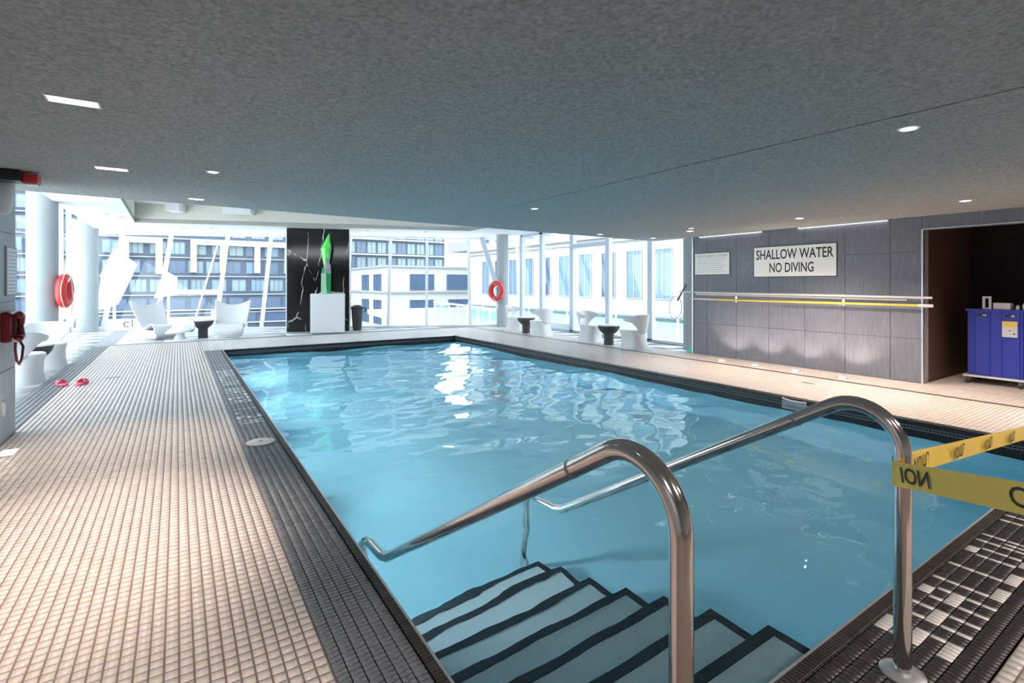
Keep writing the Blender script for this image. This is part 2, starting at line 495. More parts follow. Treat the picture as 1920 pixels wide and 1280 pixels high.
for rr in range(5): white.add((mark, rr))
for i in range(ncol+12):
    for r in range(6):
        x1 = 0.812 - r*.0517; x0 = x1-.0517
        y1 = colY(i); y0 = y1-TW
        (wt if (i, r) in white else dk).append((x0+.0012, y0+.001, x1-.0012, y1-.001))
pieces('border_tile', dk, 'dtile', b1, 300, 'border_tiles')
pieces('letter_tile', wt, 'wtile', b1, 220, 'letter_tiles')
b2 = struct('trim_3', MB().box(PX0-.02, .60, -.05, PX1+.1, 1.0, -.0022), 'ngrout', label='black tile border with white letters along the near pool edge')
dk, wt, white = [], [], set()
X0 = 2.565
j0 = 0
for ci, ch in enumerate('SHALLOW WATER'):
    for rr in range(5):
        for cc in range(5):
            if FONT5[ch][rr][cc] == '1': white.add((ci*8+cc, 4-rr))
for i in range(-72, 150):
    for r in range(-2, 6):
        x0 = X0 + i*TW
        y0 = .715 + r*TLn
        if r == 5: y1 = 1.0
        else: y1 = y0 + TLn
        if x0 < PX0-.02 or x0 > PX1: continue
        (wt if (i, r) in white else dk).append((x0+.0011, y0+.0013, x0+TW-.0011, y1-.0013))
pieces('border_tile', dk, 'dtile_near', b2, 300, 'border_tiles')
pieces('letter_tile', wt, 'wtile', b2, 200, 'letter_tiles')
# ribbed grip nosing along the left and near edge
n1 = sempty('trim_4', 'ribbed dark grip edge along the left and near pool rim')
rb = MB()
y = 1.0
while y < PY1:
    rb.box(.815, y+.003, -.03, PX0-.012, y+.017, .004); y += .02
x = PX0
while x < PX1:
    rb.box(x+.003, 1.003, -.03, x+.017, PY0-.012, .004); x += .02
rb.obj('grip_ribs', 'dtile_near', n1, kind='stuff')
MB().box(.813, 1.0, -.05, PX0-.012, PY1, -.003).box(PX0-.012, 1.0, -.05, PX1, PY0-.012, -.003).obj('rib_bed', 'dtile', n1)
MB().box(PX0-.012, PY0-.012, -.05, PX0, PY1, .003).box(PX0, PY0-.012, -.05, PX1, PY0, .003).obj('edge_strip', 'steel', n1)

# far and right coping
cp = sempty('trim_5', 'black tiled coping along the far and right pool rim')
k = 0
yy = PY0
while yy < PY1 + .1:
    MB().box(PX1-.012, yy+.001, -.05, PX1+.10, yy+.148, .002).obj('coping_tile', 'coping', cp); yy += .15
xx = PX0 - .02
while xx < PX1 + .05:
    MB().box(xx+.001, PY1-.012, -.05, xx+.148, PY1+.10, .002).obj('coping_tile', 'coping', cp); xx += .15
cr = MB()
yy = PY0
while yy < PY1:
    cr.box(PX1-.006, yy+.003, -.083, PX1+.02, yy+.03, -.060); yy += .033
xx = PX0
while xx < PX1:
    cr.box(xx+.003, PY1-.006, -.083, xx+.03, PY1+.02, -.060); xx += .033
cr.obj('small_tile_row', 'black', cp, kind='stuff')
MB().box(PX1-.003, PY0, -.09, PX1+.02, PY1, -.053).box(PX0, PY1-.003, -.09, PX1, PY1+.02, -.053).obj('light_joint_band', 'coping_light', cp)
wl = MB()
yy = PY0
while yy < PY1:
    wl.box(PX1-.008, yy+.001, -.24, PX1+.02, yy+.024, -.092); yy += .025
xx = PX0
while xx < PX1:
    wl.box(xx+.001, PY1-.008, -.24, xx+.024, PY1+.02, -.092); xx += .025
wl.obj('waterline_tiles', 'coping', cp, kind='stuff')

# pool basin
pb = MB()
pb.box(PX0-.2, PY0-.2, FZ-.1, PX1+.2, PY1+.2, FZ)
pb.box(PX0-.2, PY0-.2, FZ, PX0, PY1+.2, -.05).box(PX1, PY0-.2, FZ, PX1+.2, PY1+.2, -.055)
pb.box(PX0, PY0-.2, FZ, PX1, PY0, -.05).box(PX0, PY1, FZ, PX1, PY1+.2, -.055)
basin = struct('floor_pool_basin', pb, 'pool', label='pale blue pool basin under the water')

# water surface with real ripples
rng = np.random.RandomState(5)
nx, ny = 150, 310
X, Y = np.meshgrid(np.linspace(PX0, PX1, nx), np.linspace(PY0, PY1, ny), indexing='ij')
H = np.zeros_like(X)
for k in range(34):
    lam = 0.22*(1.105**k)/1.0
    lam = min(lam, 2.6)
    ang = rng.uniform(0, math.pi*2)
    if k % 2: ang = R(57) + rng.normal(0, .55)
    kk = 2*math.pi/lam
    slope = 0.0125 if lam < .5 else 0.0115
    H += .95*slope/kk*np.sin(kk*(X*math.cos(ang)+Y*math.sin(ang)) + rng.uniform(0, 6.28) + 0.9*np.sin(1.1*X+.7*Y+rng.uniform(0,6)))
calm = 0.85 + 0.15*np.clip((Y-2.0)/4, 0, 1)
Z = WZ + H*calm
vv = np.stack([X, Y, Z], -1).reshape(-1, 3)
idx = np.arange(nx*ny).reshape(nx, ny)
ff = np.stack([idx[:-1,:-1], idx[1:,:-1], idx[1:,1:], idx[:-1,1:]], -1).reshape(-1, 4)
me = bpy.data.meshes.new('pool_water'); me.from_pydata(vv.tolist(), [], ff.tolist()); me.update()
me.polygons.foreach_set('use_smooth', [True]*len(me.polygons)); me.materials.append(M['water'])
wo = link('pool_water', me); wo['kind'] = 'stuff'; tag(wo, 'rippled blue water filling the indoor pool', 'water')

# pool steps
st = sempty('floor_pool_steps', 'submerged pool steps with black nosing stripes')
SX = 2.40
fronts = [1.37, 1.69, 2.00, 2.31, 2.63, 2.95, 3.24]
for i, fy in enumerate(fronts):
    z = -0.17 - .19*i
    y0 = PY0 if i == 0 else fronts[i-1]
    o = MB().box(PX0, y0, FZ, SX, fy, z).obj('step', 'tread', st)
    b = MB().box(PX0, fy-.055, z, SX, fy+.002, z+.004).box(SX-.05, y0, z, SX+.002, fy-.055, z+.004)
    b.box(PX0, fy, z-.05, SX, fy+.003, z).box(SX, y0, z-.05, SX+.003, fy, z)
    b.obj('nosing', 'nosing', o)

# ------------------------------------------------------------ walls
def panel_wall(name, axis, pos, t, ys, zs, m, sgn, skip=None, gap=.006, label=None):
    """wall of stone panels on plane X=pos facing sgn"""
    back = pos - sgn*.012
    a, b = sorted((back, pos - sgn*t))
    w = struct(name, MB().box(a, min(ys), -.02, b, max(ys), zs[-1]), 'joint', label=label)
    for i in range(len(ys)-1):
        for j in range(len(zs)-1):
            y0, y1 = sorted((ys[i], ys[i+1]))
            x0, x1 = sorted((pos, back))
            MB().box(x0, y0+gap/2, zs[j]+gap/2, x1, y1-gap/2, zs[j+1]-gap/2).obj('panel', m, w, bevel=.0015)
    return w
wr = panel_wall('wall_right', 'x', 9.40, .25, [7.06, 6.71, 6.03, 5.36, 4.70, 4.04, 3.39, 2.98], [0, .67, 2.0, CZ], 'stone', -1, label='grey stone panel wall right of the pool')
MB().box(9.40, -3.0, 2.33, 9.65, 2.98, CZ).obj('header', 'stone', wr)
MB().box(9.385, 2.965, 0, 9.45, 2.985, 2.335).obj('corner_strip', 'steel', wr)
MB().box(9.385, -3.0, 2.325, 9.45, 2.965, 2.34).obj('corner_strip', 'steel', wr)
MB().box(9.385, 7.055, 0, 9.66, 7.075, CZ).obj('corner_strip', 'steel', wr)
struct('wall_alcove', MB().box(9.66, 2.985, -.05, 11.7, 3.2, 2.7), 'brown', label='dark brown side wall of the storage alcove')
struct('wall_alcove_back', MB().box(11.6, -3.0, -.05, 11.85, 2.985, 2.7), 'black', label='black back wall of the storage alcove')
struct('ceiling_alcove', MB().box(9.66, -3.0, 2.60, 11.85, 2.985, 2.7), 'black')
wlft = panel_wall('wall_left', 'x', -1.38, .30, [7.10, 5.9, 4.7, 3.5, 2.3, 1.1, -.1, -1.3, -3.0], [0, .67, 1.33, 2.0, CZ], 'stone_l', 1, label='pale grey stone panel wall at the left edge')
struct('wall_back', MB().box(-1.7, -3.2, -.02, 11.85, -3.0, 2.7), 'stone_l')

# ceilings
def edgeY(x): return 7.60 + (x+1.7)*(8.23-7.60)/(9.46+1.7)
ce = MB()
ce.prism([(-1.75,-3.2),(3.675,-3.2),(3.675,edgeY(3.675)),(-1.75,edgeY(-1.75))], CZ, CZ+.35)
ce.prism([(3.700,-3.2),(9.46,-3.2),(9.46,edgeY(9.46)),(3.700,edgeY(3.7))], CZ, CZ+.35)
ceil = struct('ceiling', ce, 'ceil', label='grey sprayed ceiling over the pool')
MB().prism([(3.675,-3.2),(3.700,-3.2),(3.700,edgeY(3.7)),(3.675,edgeY(3.675))], CZ+.02, CZ+.35).obj('joint', 'ceil_gap', ceil)
MB().box(9.46, -3.2, CZ, 9.66, 7.08, CZ+.35).obj('edge_fill', 'ceil', ceil)

# far glazing line
def gy(x): return 21.40 - .465*(x+2.9)
NX, NY = .4216, .9068
LEAN = 1.05
ci = [(-2.2, 7.2), (-2.2, gy(-2.2)+.9), (10.75, gy(10.75)+1.2), (10.75, 6.6), (9.47, 6.6), (9.47, edgeY(9.46)), (-1.75, edgeY(-1.7))]
# soffit as four strips around the recess
rc = [(-0.95, 9.6), (-1.02, 18.05), (8.08, 14.81), (8.2, 9.6)]
lc = MB()
lc.prism([(-2.2,7.2),(-1.75,edgeY(-1.7)+.01),(-.95,9.6),(-1.02,18.05),(-2.2,gy(-2.2)+.95)], LZ, LZ+.12)
lc.prism([(-1.02,18.05),(8.08,14.81),(10.75,gy(10.75)+1.0),(-2.2,gy(-2.2)+.95)], LZ, LZ+.12)
lc.prism([(8.08,14.81),(8.2,9.6),(9.47,edgeY(9.46)+.01),(9.67,7.1),(10.75,6.9),(10.75,gy(10.75)+1.0)], LZ, LZ+.12)
lc.prism([(-1.75,edgeY(-1.7)+.01),(9.47,edgeY(9.46)+.01),(8.2,9.6),(-.95,9.6)], LZ, LZ+.12)
lce = struct('ceiling_lounge', lc, 'white_ceil', label='white lounge ceiling with a recessed tray')
rcw = MB()
for a, b in zip(rc, rc[1:]+rc[:1]):
    dx, dy = b[0]-a[0], b[1]-a[1]; L_ = math.hypot(dx, dy); ox, oy = -dy/L_*.08, dx/L_*.08
    rcw.prism([a, b, (b[0]+ox, b[1]+oy), (a[0]+ox, a[1]+oy)], LZ+.001, LZ+.60)
rcw.obj('tray_side', 'cream', lce)
MB().prism(rc, LZ+.56, LZ+.64).obj('tray_top', 'white_ceil', lce)
MB().box(-3.4, 6.0, 4.25, 10.9, 22.6, 4.4).obj('roof_slab', 'white_ceil', lce)
# two white boxes inside the recess
for (x, wd, lbl) in ((-.05, .34, 'small white box light in the lounge ceiling recess'), (1.5, .75, 'wide white box light in the lounge ceiling recess')):
    y = 18.05 - (x+1.02)*.356
    t = thing('tray_light', lbl, 'light', (x, y-.32, LZ+.30), -.342)
    MB().box(-wd/2, -.25, 0, wd/2, .27, .262).obj('housing', 'white', t, bevel=.01)
    MB().box(-wd/2+.03, -.22, -.006, wd/2-.03, .24, 0).obj('diffuser', 'white_ceil', t)

# ------------------------------------------------------------ glazing
NM = {1: 0}
def glazing(name, pts, z0, z1, lean, mw, md, m, label, extra=None):
    g = sempty(name, label)
    for i, (x, y) in enumerate(pts):
        a = (x, y, z0); b = (x+lean*NX, y+lean*NY, z1)
        MB().beam(a, b, mw, md, side=(pts[1][0]-pts[0][0], pts[1][1]-pts[0][1], 0)).obj('mullion', m, g)
    for (a, b) in zip(pts, pts[1:]):
        q = [(a[0],a[1],z0), (b[0],b[1],z0), (b[0]+lean*NX,b[1]+lean*NY,z1), (a[0]+lean*NX,a[1]+lean*NY,z1)]
        e = Vector((b[0]-a[0], b[1]-a[1], 0)).normalized(); nn = Vector((-e.y, e.x, 0))*.012
        vs = [Vector(p) for p in q] + [Vector(p)+nn for p in q]
        MB().add(vs, [(3,2,1,0),(4,5,6,7),(0,1,5,4),(1,2,6,5),(2,3,7,6),(3,0,4,7)]).obj('pane', 'glass', g)
    for z, l_ in ((z0+.03, 0), (z1-.03, lean)):
        MB().beam((pts[0][0]+l_*NX, pts[0][1]+l_*NY, z), (pts[-1][0]+l_*NX, pts[-1][1]+l_*NY, z), .06, md, side=(0,0,1)).obj('rail', m, g)
    return g
fx = [-2.9, -2.02, -.62, 1.05, 2.36, 3.45, 4.85, 6.15, 7.35, 8.75, 10.42]
g1 = glazing('window_1', [(x, gy(x)) for x in fx], 0, LZ, LEAN, .10, .13, 'whitem', 'leaning glass wall at the far end of the lounge')
def fp(x, z):
    k = LEAN*z/LZ
    return (x+k*NX, gy(x)+k*NY, z)
MB().beam(fp(-.62, 1.25), fp(1.05, 1.25), .14, .16, side=(0,0,1)).obj('transom', 'whitem', g1)
MB().beam((10.05, gy(10.05)+.05, 0), (9.55, gy(9.55)+.95, LZ), .16, .14, side=(1,-.46,0)).obj('corner_strut', 'mullion', g1)
g2 = glazing('window_2', [(10.42, y) for y in (7.10, 9.12, 10.70, 12.29, 13.90, 15.10)], 0, LZ, 0, .16, .14, 'mullion', 'glass wall with wide mullions behind the right chairs')
MB().box(10.36, 10.78, 2.64, 10.48, 12.21, 2.76).obj('door_head', 'mullion', g2)
MB().box(10.36, 12.4, 0.0, 10.48, 13.85, .24).obj('sill_box', 'whitem', g2)
MB().box(10.22, 7.2, 0.0, 10.35, 12.2, .035).obj('threshold', 'grate', g2)
g3 = glazing('window_3', [(-3.2+ (y-7)*.02, y) for y in (6.9, 8.6, 10.6, 12.6, 14.8, 17.0, 18.8, 20.2, 21.4)], 0, 4.25, 0, .10, .12, 'whitem', 'glass wall at the left behind the columns')
struct('wall_left_return', MB().box(-3.3, 6.85, 0, -1.70, 7.05, 4.3), 'stone_l')

# ------------------------------------------------------------ columns
def column(name, x, y, r, z1, lbl):
    o = MB().lathe([(r,0),(r,z1)], (0,0,0), 40).obj(name, 'column', None, smooth=True); o.location = (x,y,0)
    o['kind'] = 'structure'; o['label'] = lbl
    return o
column('column', -2.40, 14.5, .26, 4.25, 'thick grey column at left carrying the folded red buoy')
column('column', -2.36, 20.72, .26, 4.25, 'grey column at the far left corner of the lounge')
column('column', 9.70, 15.32, .21, LZ, 'grey column carrying the round red buoy')
column('column', 9.87, 7.42, .21, LZ, 'grey column beside the stone wall')

# marble slab
ma = math.atan2(-.56, 1.84)
mb_ = thing('marble_panel', 'tall black marble slab with white veins behind the sculpture', 'partition', (2.82, 17.11, 0), ma)
MB().box(.03, 0, 0.005, 1.89, .22, LZ-.004).obj('slab', 'marble', mb_)
MB().box(0, .0, 0.001, .03, .22, LZ-.004).obj('edge_cap', 'whitem', mb_)
MB().box(1.89, .0, 0.001, 1.92, .22, LZ-.004).obj('edge_cap', 'whitem', mb_)

# pedestal and sculpture
pe = thing('pedestal', 'white square pedestal in front of the black marble slab', 'pedestal', (3.32, 16.02, 0), ma)
MB().box(0, 0, .03, .98, .42, 1.22).obj('body', 'white', pe, bevel=.012)
MB().box(.03, .03, 0, .95, .39, .03).obj('plinth', 'grate', pe)
sc = thing('sculpture', 'tall faceted green glass sculpture on the white pedestal', 'sculpture', (3.80, 16.08, 1.222), ma)
def facet(levels, name, m):
    b = MB(); n = len(levels[0][1])
    for z, pts in levels:
        b.v += [(x,y,z) for x,y in pts]
    for i in range(len(levels)-1):
        for k in range(n):
            b.f.append((i*n+k, i*n+(k+1)%n, (i+1)*n+(k+1)%n, (i+1)*n+k))
    b.f.append(tuple(range(n-1,-1,-1))); b.f.append(tuple((len(levels)-1)*n+k for k in range(n)))
    return b.obj(name, m, sc)
facet([(0,[(-.15,-.09),(0.02,-.13),(.13,-.08),(.13,.09),(-.15,.09)]), (.62,[(-.14,-.08),(0.0,-.12),(.14,-.07),(.13,.09),(-.14,.09)]), (.80,[(-.10,-.05),(-.02,-.09),(.13,-.05),(.12,.07),(-.08,.07)])], 'lower_column', 'green')
facet([(.62,[(-.06,-.125),(.03,-.13),(.145,-.09),(.14,-.03),(-.05,-.03)]), (.86,[(-.05,-.10),(.0,-.11),(.13,-.07),(.12,-.02),(-.05,-.02)]), (1.06,[(0,-.05),(.01,-.06),(.03,-.05),(.03,-.03),(0,-.03)])], 'smoky_facet', 'smoke')
facet([(.78,[(-.06,0),(-.02,-.03),(.02,0),(.0,.04)]), (1.38,[(-.16,0),(-.03,-.08),(.12,0),(-.0,.07)]), (1.83,[(.07,0),(.08,-.012),(.095,0),(.08,.012)])], 'upper_blade', 'green_l')
facet([(.80,[(.0,-.01),(.03,-.02),(.06,0),(.0,.03)]), (1.40,[(.08,-.01),(.12,-.03),(.15,0),(.10,.03)]), (1.80,[(.085,0),(.09,-.012),(.105,0),(.09,.012)])], 'side_blade', 'green')
bn = thing('trash_bin', 'dark lidded bin standing beside the black marble slab', 'bin', (4.90, 16.62, 0))
MB().lathe([(.13,0),(.14,.05),(.18,.66),(.18,.70)], n=20).obj('body', 'charcoal', bn, smooth=True)
MB().lathe([(.195,.702),(.205,.74),(.17,.79),(.08,.83),(.02,.835)], n=20).obj('lid', 'blackp', bn, smooth=True)
MB().tube([(.14,-.10,.74),(.21,-.13,.74),(.24,-.14,.68),(.20,-.12,.61)], .02, 8).obj('handle', 'blackp', bn, smooth=True)

# ------------------------------------------------------------ lounge chairs
def cr_interp(keys, n):
    K = [np.array(k, float) for k in keys]; out = []
    m = len(K)
    for i in range(n):
        t = i/(n-1)*(m-1); k = min(int(t), m-2); f = t-k
        p0, p1, p2, p3 = K[max(k-1,0)], K[k], K[k+1], K[min(k+2,m-1)]
        out.append(.5*((2*p1)+(-p0+p2)*f+(2*p0-5*p1+4*p2-p3)*f*f+(-p0+3*p1-3*p2+p3)*f**3))
    return out
def sheet(keys, name, parent, nv=15, thick=.045):
    P = cr_interp(keys, 40); b = MB()
    def fn(a, c):
        y, z, hw, lift, fw = P[int(round(a*39))]; u = c*2-1
        return (u*hw, y + fw*u*u, z + lift*u*u)
    b.grid(fn, 40, nv)
    o = b.obj(name, 'white', parent, smooth=True)
    m = o.modifiers.new('solid', 'SOLIDIFY'); m.thickness = thick; m.offset = 0
    s = o.modifiers.new('sub', 'SUBSURF'); s.levels = 1; s.render_levels = 1
    return o
BACK = [(-.44,.90,.47,.16,.05),(-.36,.72,.46,.08,.09),(-.24,.48,.42,.03,.10),(-.11,.29,.39,.02,.07),(.02,.26,.38,.02,.03)]
SEAT = [(.02,.26,.38,.02,.03),(.14,.31,.375,.03,.0),(.28,.355,.37,.05,-.02),(.40,.31,.38,.06,-.03),(.47,.20,.39,.07,-.03),(.44,.09,.38,.07,-.02)]
def lounge(loc, rz, lbl):
    t = thing('lounge_chair', lbl, 'chair', loc, rz)
    sheet(BACK, 'backrest', t); sheet(SEAT, 'seat', t)
    b = MB()
    secs = [(0,-.16,.34,.26),(.04,-.18,.38,.28),(.14,-.14,.42,.31),(.24,-.08,.39,.335)]
    for z, ya, yb, hw in secs: b.v += [(-hw,ya,z),(hw,ya,z),(hw,yb,z),(-hw,yb,z)]
    for i in range(3):
        for k in range(4): b.f.append((i*4+k, i*4+(k+1)%4, (i+1)*4+(k+1)%4, (i+1)*4+k))
    b.f += [(3,2,1,0),(12,13,14,15)]
    b.obj('base', 'white', t, bevel=.03)
    return t
# chair faces local +y
lounge((1.28, 16.62, 0), R(180-14), 'white wave shaped lounge chair facing the pool, right of the black table')
lounge((-.50, 17.40, 0), R(180+38), 'white wave shaped lounge chair beside the footrest at the far left')
ft = thing('footrest', 'white curved leaf shaped footrest in front of the left lounge chair', 'footrest', (.06, 16.62, 0), R(-33))
def leaf(a, c):
    s = a*2-1; u = c*2-1
    hw = .27*(1-abs(s)**2.4)**.6 + .03
    return (s*.36, u*hw, .15 + .36*(1-.7*s*s)*(.5+.5*u) + .05*u*u + .03*s)
lo = MB().grid(leaf, 24, 13).obj('shell', 'white', ft, smooth=True)
q = lo.modifiers.new('solid', 'SOLIDIFY'); q.thickness = .06; q.offset = 0
MB().lathe([(.16,0),(.12,.05),(.10,.20)], n=20).obj('foot', 'white', ft, smooth=True)

# ------------------------------------------------------------ pedestal tables and tub chairs
tb = thing('side_table', 'black pedestal table between the two nearest right chairs', 'table', (8.96, 9.20, 0), 0, 'black pedestal tables')
MB().lathe([(.12,0),(.12,.24),(.135,.27),(.19,.31),(.245,.38),(.275,.46),(.275,.475)], n=28).obj('pedestal', 'charcoal', tb, smooth=True)
MB().lathe([(.283,.475),(.288,.487),(.28,.50)], n=28).obj('tabletop', 'white', tb, smooth=True)
dup(tb, (8.97, 12.80, 0), label='black pedestal table between the two farther right chairs')
dup(tb, (.60, 16.78, 0), label='black pedestal table between the two lounge chairs')
dup(tb, (-2.02, 11.45, 0), label='black pedestal table half hidden between the left tub chairs')

def tub_base():
    b = MB(); n = 28; secs = [(0,.315,.285,-.035),(.03,.31,.28,-.035),(.15,.275,.26,-.02),(.30,.262,.255,.01),(.40,.285,.275,.03),(.425,.285,.275,.03)]
    for z, rx, ry, sh in secs:
        for k in range(n):
            a = 2*math.pi*k/n; e = .72
            cx_, sy_ = math.cos(a), math.sin(a)
            b.v.append((sh + rx*math.copysign(abs(cx_)**e, cx_), ry*math.copysign(abs(sy_)**e, sy_), z))
    m = len(secs)
    for i in range(m-1):
        for k in range(n): b.f.append((i*n+k, i*n+(k+1)%n, (i+1)*n+(k+1)%n, (i+1)*n+k))
    b.f.append(tuple(range(n-1,-1,-1)))
    return b
def tub_seat():
    b = MB(); n = 28
    for r, z in ((1.0,.425),(.93,.445),(.7,.425),(.4,.41),(.02,.405)):
        for k in range(n):
            a = 2*math.pi*k/n; e = .72; c_, s_ = math.cos(a), math.sin(a)
            b.v.append((.03 + .285*r*math.copysign(abs(c_)**e, c_), .275*r*math.copysign(abs(s_)**e, s_), z))
    for i in range(4):
        for k in range(n): b.f.append((i*n+k, i*n+(k+1)%n, (i+1)*n+(k+1)%n, (i+1)*n+k))
    return b
def sstep(a, b, x):
    t = min(max((x-a)/(b-a), 0), 1); return t*t*(3-2*t)
def tub_back():
    b = MB()
    def fn(a, c):
        ph = (a*2-1)*112; q = abs(ph)
        zl = .36 + .27*sstep(22, 80, q) + .02*sstep(80, 112, q)
        zu = .81 - .10*sstep(30, 112, q)
        if q > 104: zl += .02; zu -= .02
        z = zl + (zu-zl)*c
        r = .262 + .075*max(z-.36, 0)/.45
        an = R(180+ph)
        return (r*1.05*math.cos(an) - .01, r*math.sin(an), z)
    return b.grid(fn, 41, 9)
def tub_chair(loc, rz, lbl, group):
    t = thing('tub_chair', lbl, 'chair', loc, rz, group)
    tub_base().obj('base', 'white', t, smooth=True); tub_seat().obj('seat', 'white', t, smooth=True)
    o = tub_back().obj('backrest', 'white', t, smooth=True)
    m = o.modifiers.new('solid', 'SOLIDIFY'); m.thickness = .03; m.offset = 0
    s = o.modifiers.new('sub', 'SUBSURF'); s.levels = 1; s.render_levels = 1
    return t
GR = 'white tub chairs'
c0 = tub_chair((8.94, 8.36, 0), R(90+14), 'white tub chair nearest the stone wall, right of the nearer right table', GR)
dup(c0, (9.05, 9.96, 0), R(-90+8), 'white tub chair left of the nearer right table, open side to it', GR)
dup(c0, (8.90, 11.95, 0), R(90+12), 'white tub chair right of the farther right table, back to the glass door', GR)
dup(c0, (9.22, 13.72, 0), R(-90+25), 'white tub chair under the round red buoy', GR)
dup(c0, (-2.00, 10.52, 0), R(78), 'white tub chair at left, nearest the wall, towel over its back', GR)
dup(c0, (-1.98, 12.35, 0), R(-80), 'white tub chair at left behind the towel draped one', GR)
# towel over the back of the left chair
tw = thing('towel', 'white folded towel hanging over the left tub chair back', 'towel', (-2.00, 10.52, 0), R(78))
def tw_out(a, c):
    ph = -34 + 62*a; an = R(180+ph)
    z = .835 - .26*c*(.55 + .45*math.cos((a-.5)*math.pi))
    r = .355 + .012*math.sin(a*26)*c + .006*math.sin(a*11)
    return (r*1.05*math.cos(an) - .01, r*math.sin(an), z)
def tw_in(a, c):
    ph = -34 + 62*a; an = R(180+ph)
    z = .835 - .12*c
    r = .355 - .07*min(c*4, 1)
    return (r*1.05*math.cos(an) - .01, r*math.sin(an), z)
for fnn, nm in ((tw_out, 'outer_fold'), (tw_in, 'inner_fold')):
    o = MB().grid(fnn, 40, 12).obj(nm, 'towel', tw, smooth=True)
    q = o.modifiers.new('solid', 'SOLIDIFY'); q.thickness = .008

# sandals
def sandal(loc, rz, lbl):
    t = thing('sandal', lbl, 'sandal', loc, rz)
    pl = [(-.12,-.03),(-.10,-.045),(0,-.04),(.08,-.055),(.125,-.035),(.135,0),(.125,.035),(.08,.05),(0,.038),(-.10,.042),(-.125,.0)]
    MB().prism(pl, 0.002, .035).obj('sole', 'pink', t, bevel=.008)
    def fn(a, c):
        an = math.pi*a; x = -.005 + .115*c
        return (x, .052*math.cos(an)*(1-.15*c), .03 + (.065-.02*c)*math.sin(an))
    o = MB().grid(fn, 13, 6).obj('strap', 'pink', t, smooth=True)
    q = o.modifiers.new('solid', 'SOLIDIFY'); q.thickness = .01
    def fh(a, c):
        an = math.pi*a
        return (-.01 - .10*math.sin(an) + .012*c, .05*math.cos(an), .045 + .04*math.sin(an))
    o = MB().grid(fh, 13, 3).obj('heel_strap', 'red', t, smooth=True)
    q = o.modifiers.new('solid', 'SOLIDIFY'); q.thickness = .006
sandal((-1.43, 9.93, .004), R(118), 'pink sandal on the floor grate, left of the pair')
sandal((-1.20, 9.88, .001), R(72), 'pink sandal on the pale tiles, right of the pair')

# ------------------------------------------------------------ ring buoys
def buoy(loc, nrm, lbl, rope_pts, folded=False):
    t = thing('ring_buoy', lbl, 'buoy', loc)
    n = Vector(nrm).normalized(); s = Vector((0,0,1)).cross(n).normalized(); up = Vector((0,0,1))
    ring = [(s*math.cos(a)+up*math.sin(a))*.275 for a in [2*math.pi*k/40 for k in range(40)]]
    MB().tube(ring, .095, 14, True).obj('ring', 'red', t, smooth=True)
    rp = [(s*math.cos(a)+up*math.sin(a))*(.375 + .02*math.cos(4*a)) + n*.03 for a in [2*math.pi*k/48 for k in range(48)]]
    MB().tube(rp, .009, 6, True).obj('grab_rope', 'rope', t, smooth=True)
    MB().tube([s*p[0]+up*p[1]+n*p[2] for p in rope_pts], .010, 6).obj('throw_rope', 'rope', t, smooth=True)
    MB().beam(n*-.10 + up*.16, n*.0 + up*.16, .05, .03).obj('hook', 'steel', t)
    return t
buoy((9.40, 15.24, 1.27), (-.97, -.24, 0), 'round red ring buoy hung on the right column',
     [(-.36,-.10,.11),(-.2,-.24,.12),(-.06,-.30,.12),(0,-.22,.12),(.03,-.36,.12),(.15,-.46,.08),(.10,-.62,.06),(.04,-.74,.05),(0,-.55,.06)])
buoy((-2.035, 14.46, 1.36), (1, -.10, 0), 'red ring buoy seen edge on at the left column',
     [(-.25,.20,.12),(-.15,.28,.13),(-.05,.2,.13),(.0,.0,.13),(.08,-.22,.13),(.12,-.36,.1),(.10,-.6,.06),(.04,-.85,.05),(-.06,-.9,.05),(-.02,-.6,.06),(.02,-.42,.06)])

# ------------------------------------------------------------ hand rails
def rail(name, x, lbl, dz=0.0, yb=.80):
    t = thing(name, lbl, 'rail', (x, yb, 0))
    r, Rr = .0295, .165
    pts = [(0,0,-.02),(0,0,.3),(0,0,.6),(0,0,.845+dz)]
    for k in range(1, 15):
        a = R(121.5)*k/14
        pts.append((0, Rr-Rr*math.cos(a), .845+dz+Rr*math.sin(a)))
    last = Vector(pts[-1]); d = Vector((0, math.cos(R(31.6)), -math.sin(R(31.6))))
    for s in (.4, .8, 1.2, 1.6, 2.0, 2.12): pts.append(tuple(last + d*s))
    e = Vector(pts[-1])
    pts += [(0, e.y+.10, e.z-.035), (0, e.y+.30, e.z-.05), (0, e.y+.42, e.z-.09), (0, e.y+.47, e.z-.18), (0, e.y+.47, -1.0), (0, e.y+.47, FZ+.005)]
    MB().tube(pts, r, 20).obj('tube', 'chrome', t, smooth=True)
    MB().lathe([(.075,.001),(.075,.008),(.06,.016),(.035,.022)], n=28).obj('flange', 'steel', t, smooth=True)
    j = last + d*.18
    MB().tube([last+d*.17, last+d*.185], r+.0006, 20).obj('joint_collar', 'grate', t, smooth=True)
rail('handrail', 2.33, 'chrome handrail at right wrapped with yellow caution tape')
rail('handrail', 1.02, 'chrome handrail nearest the left pool edge', .04)

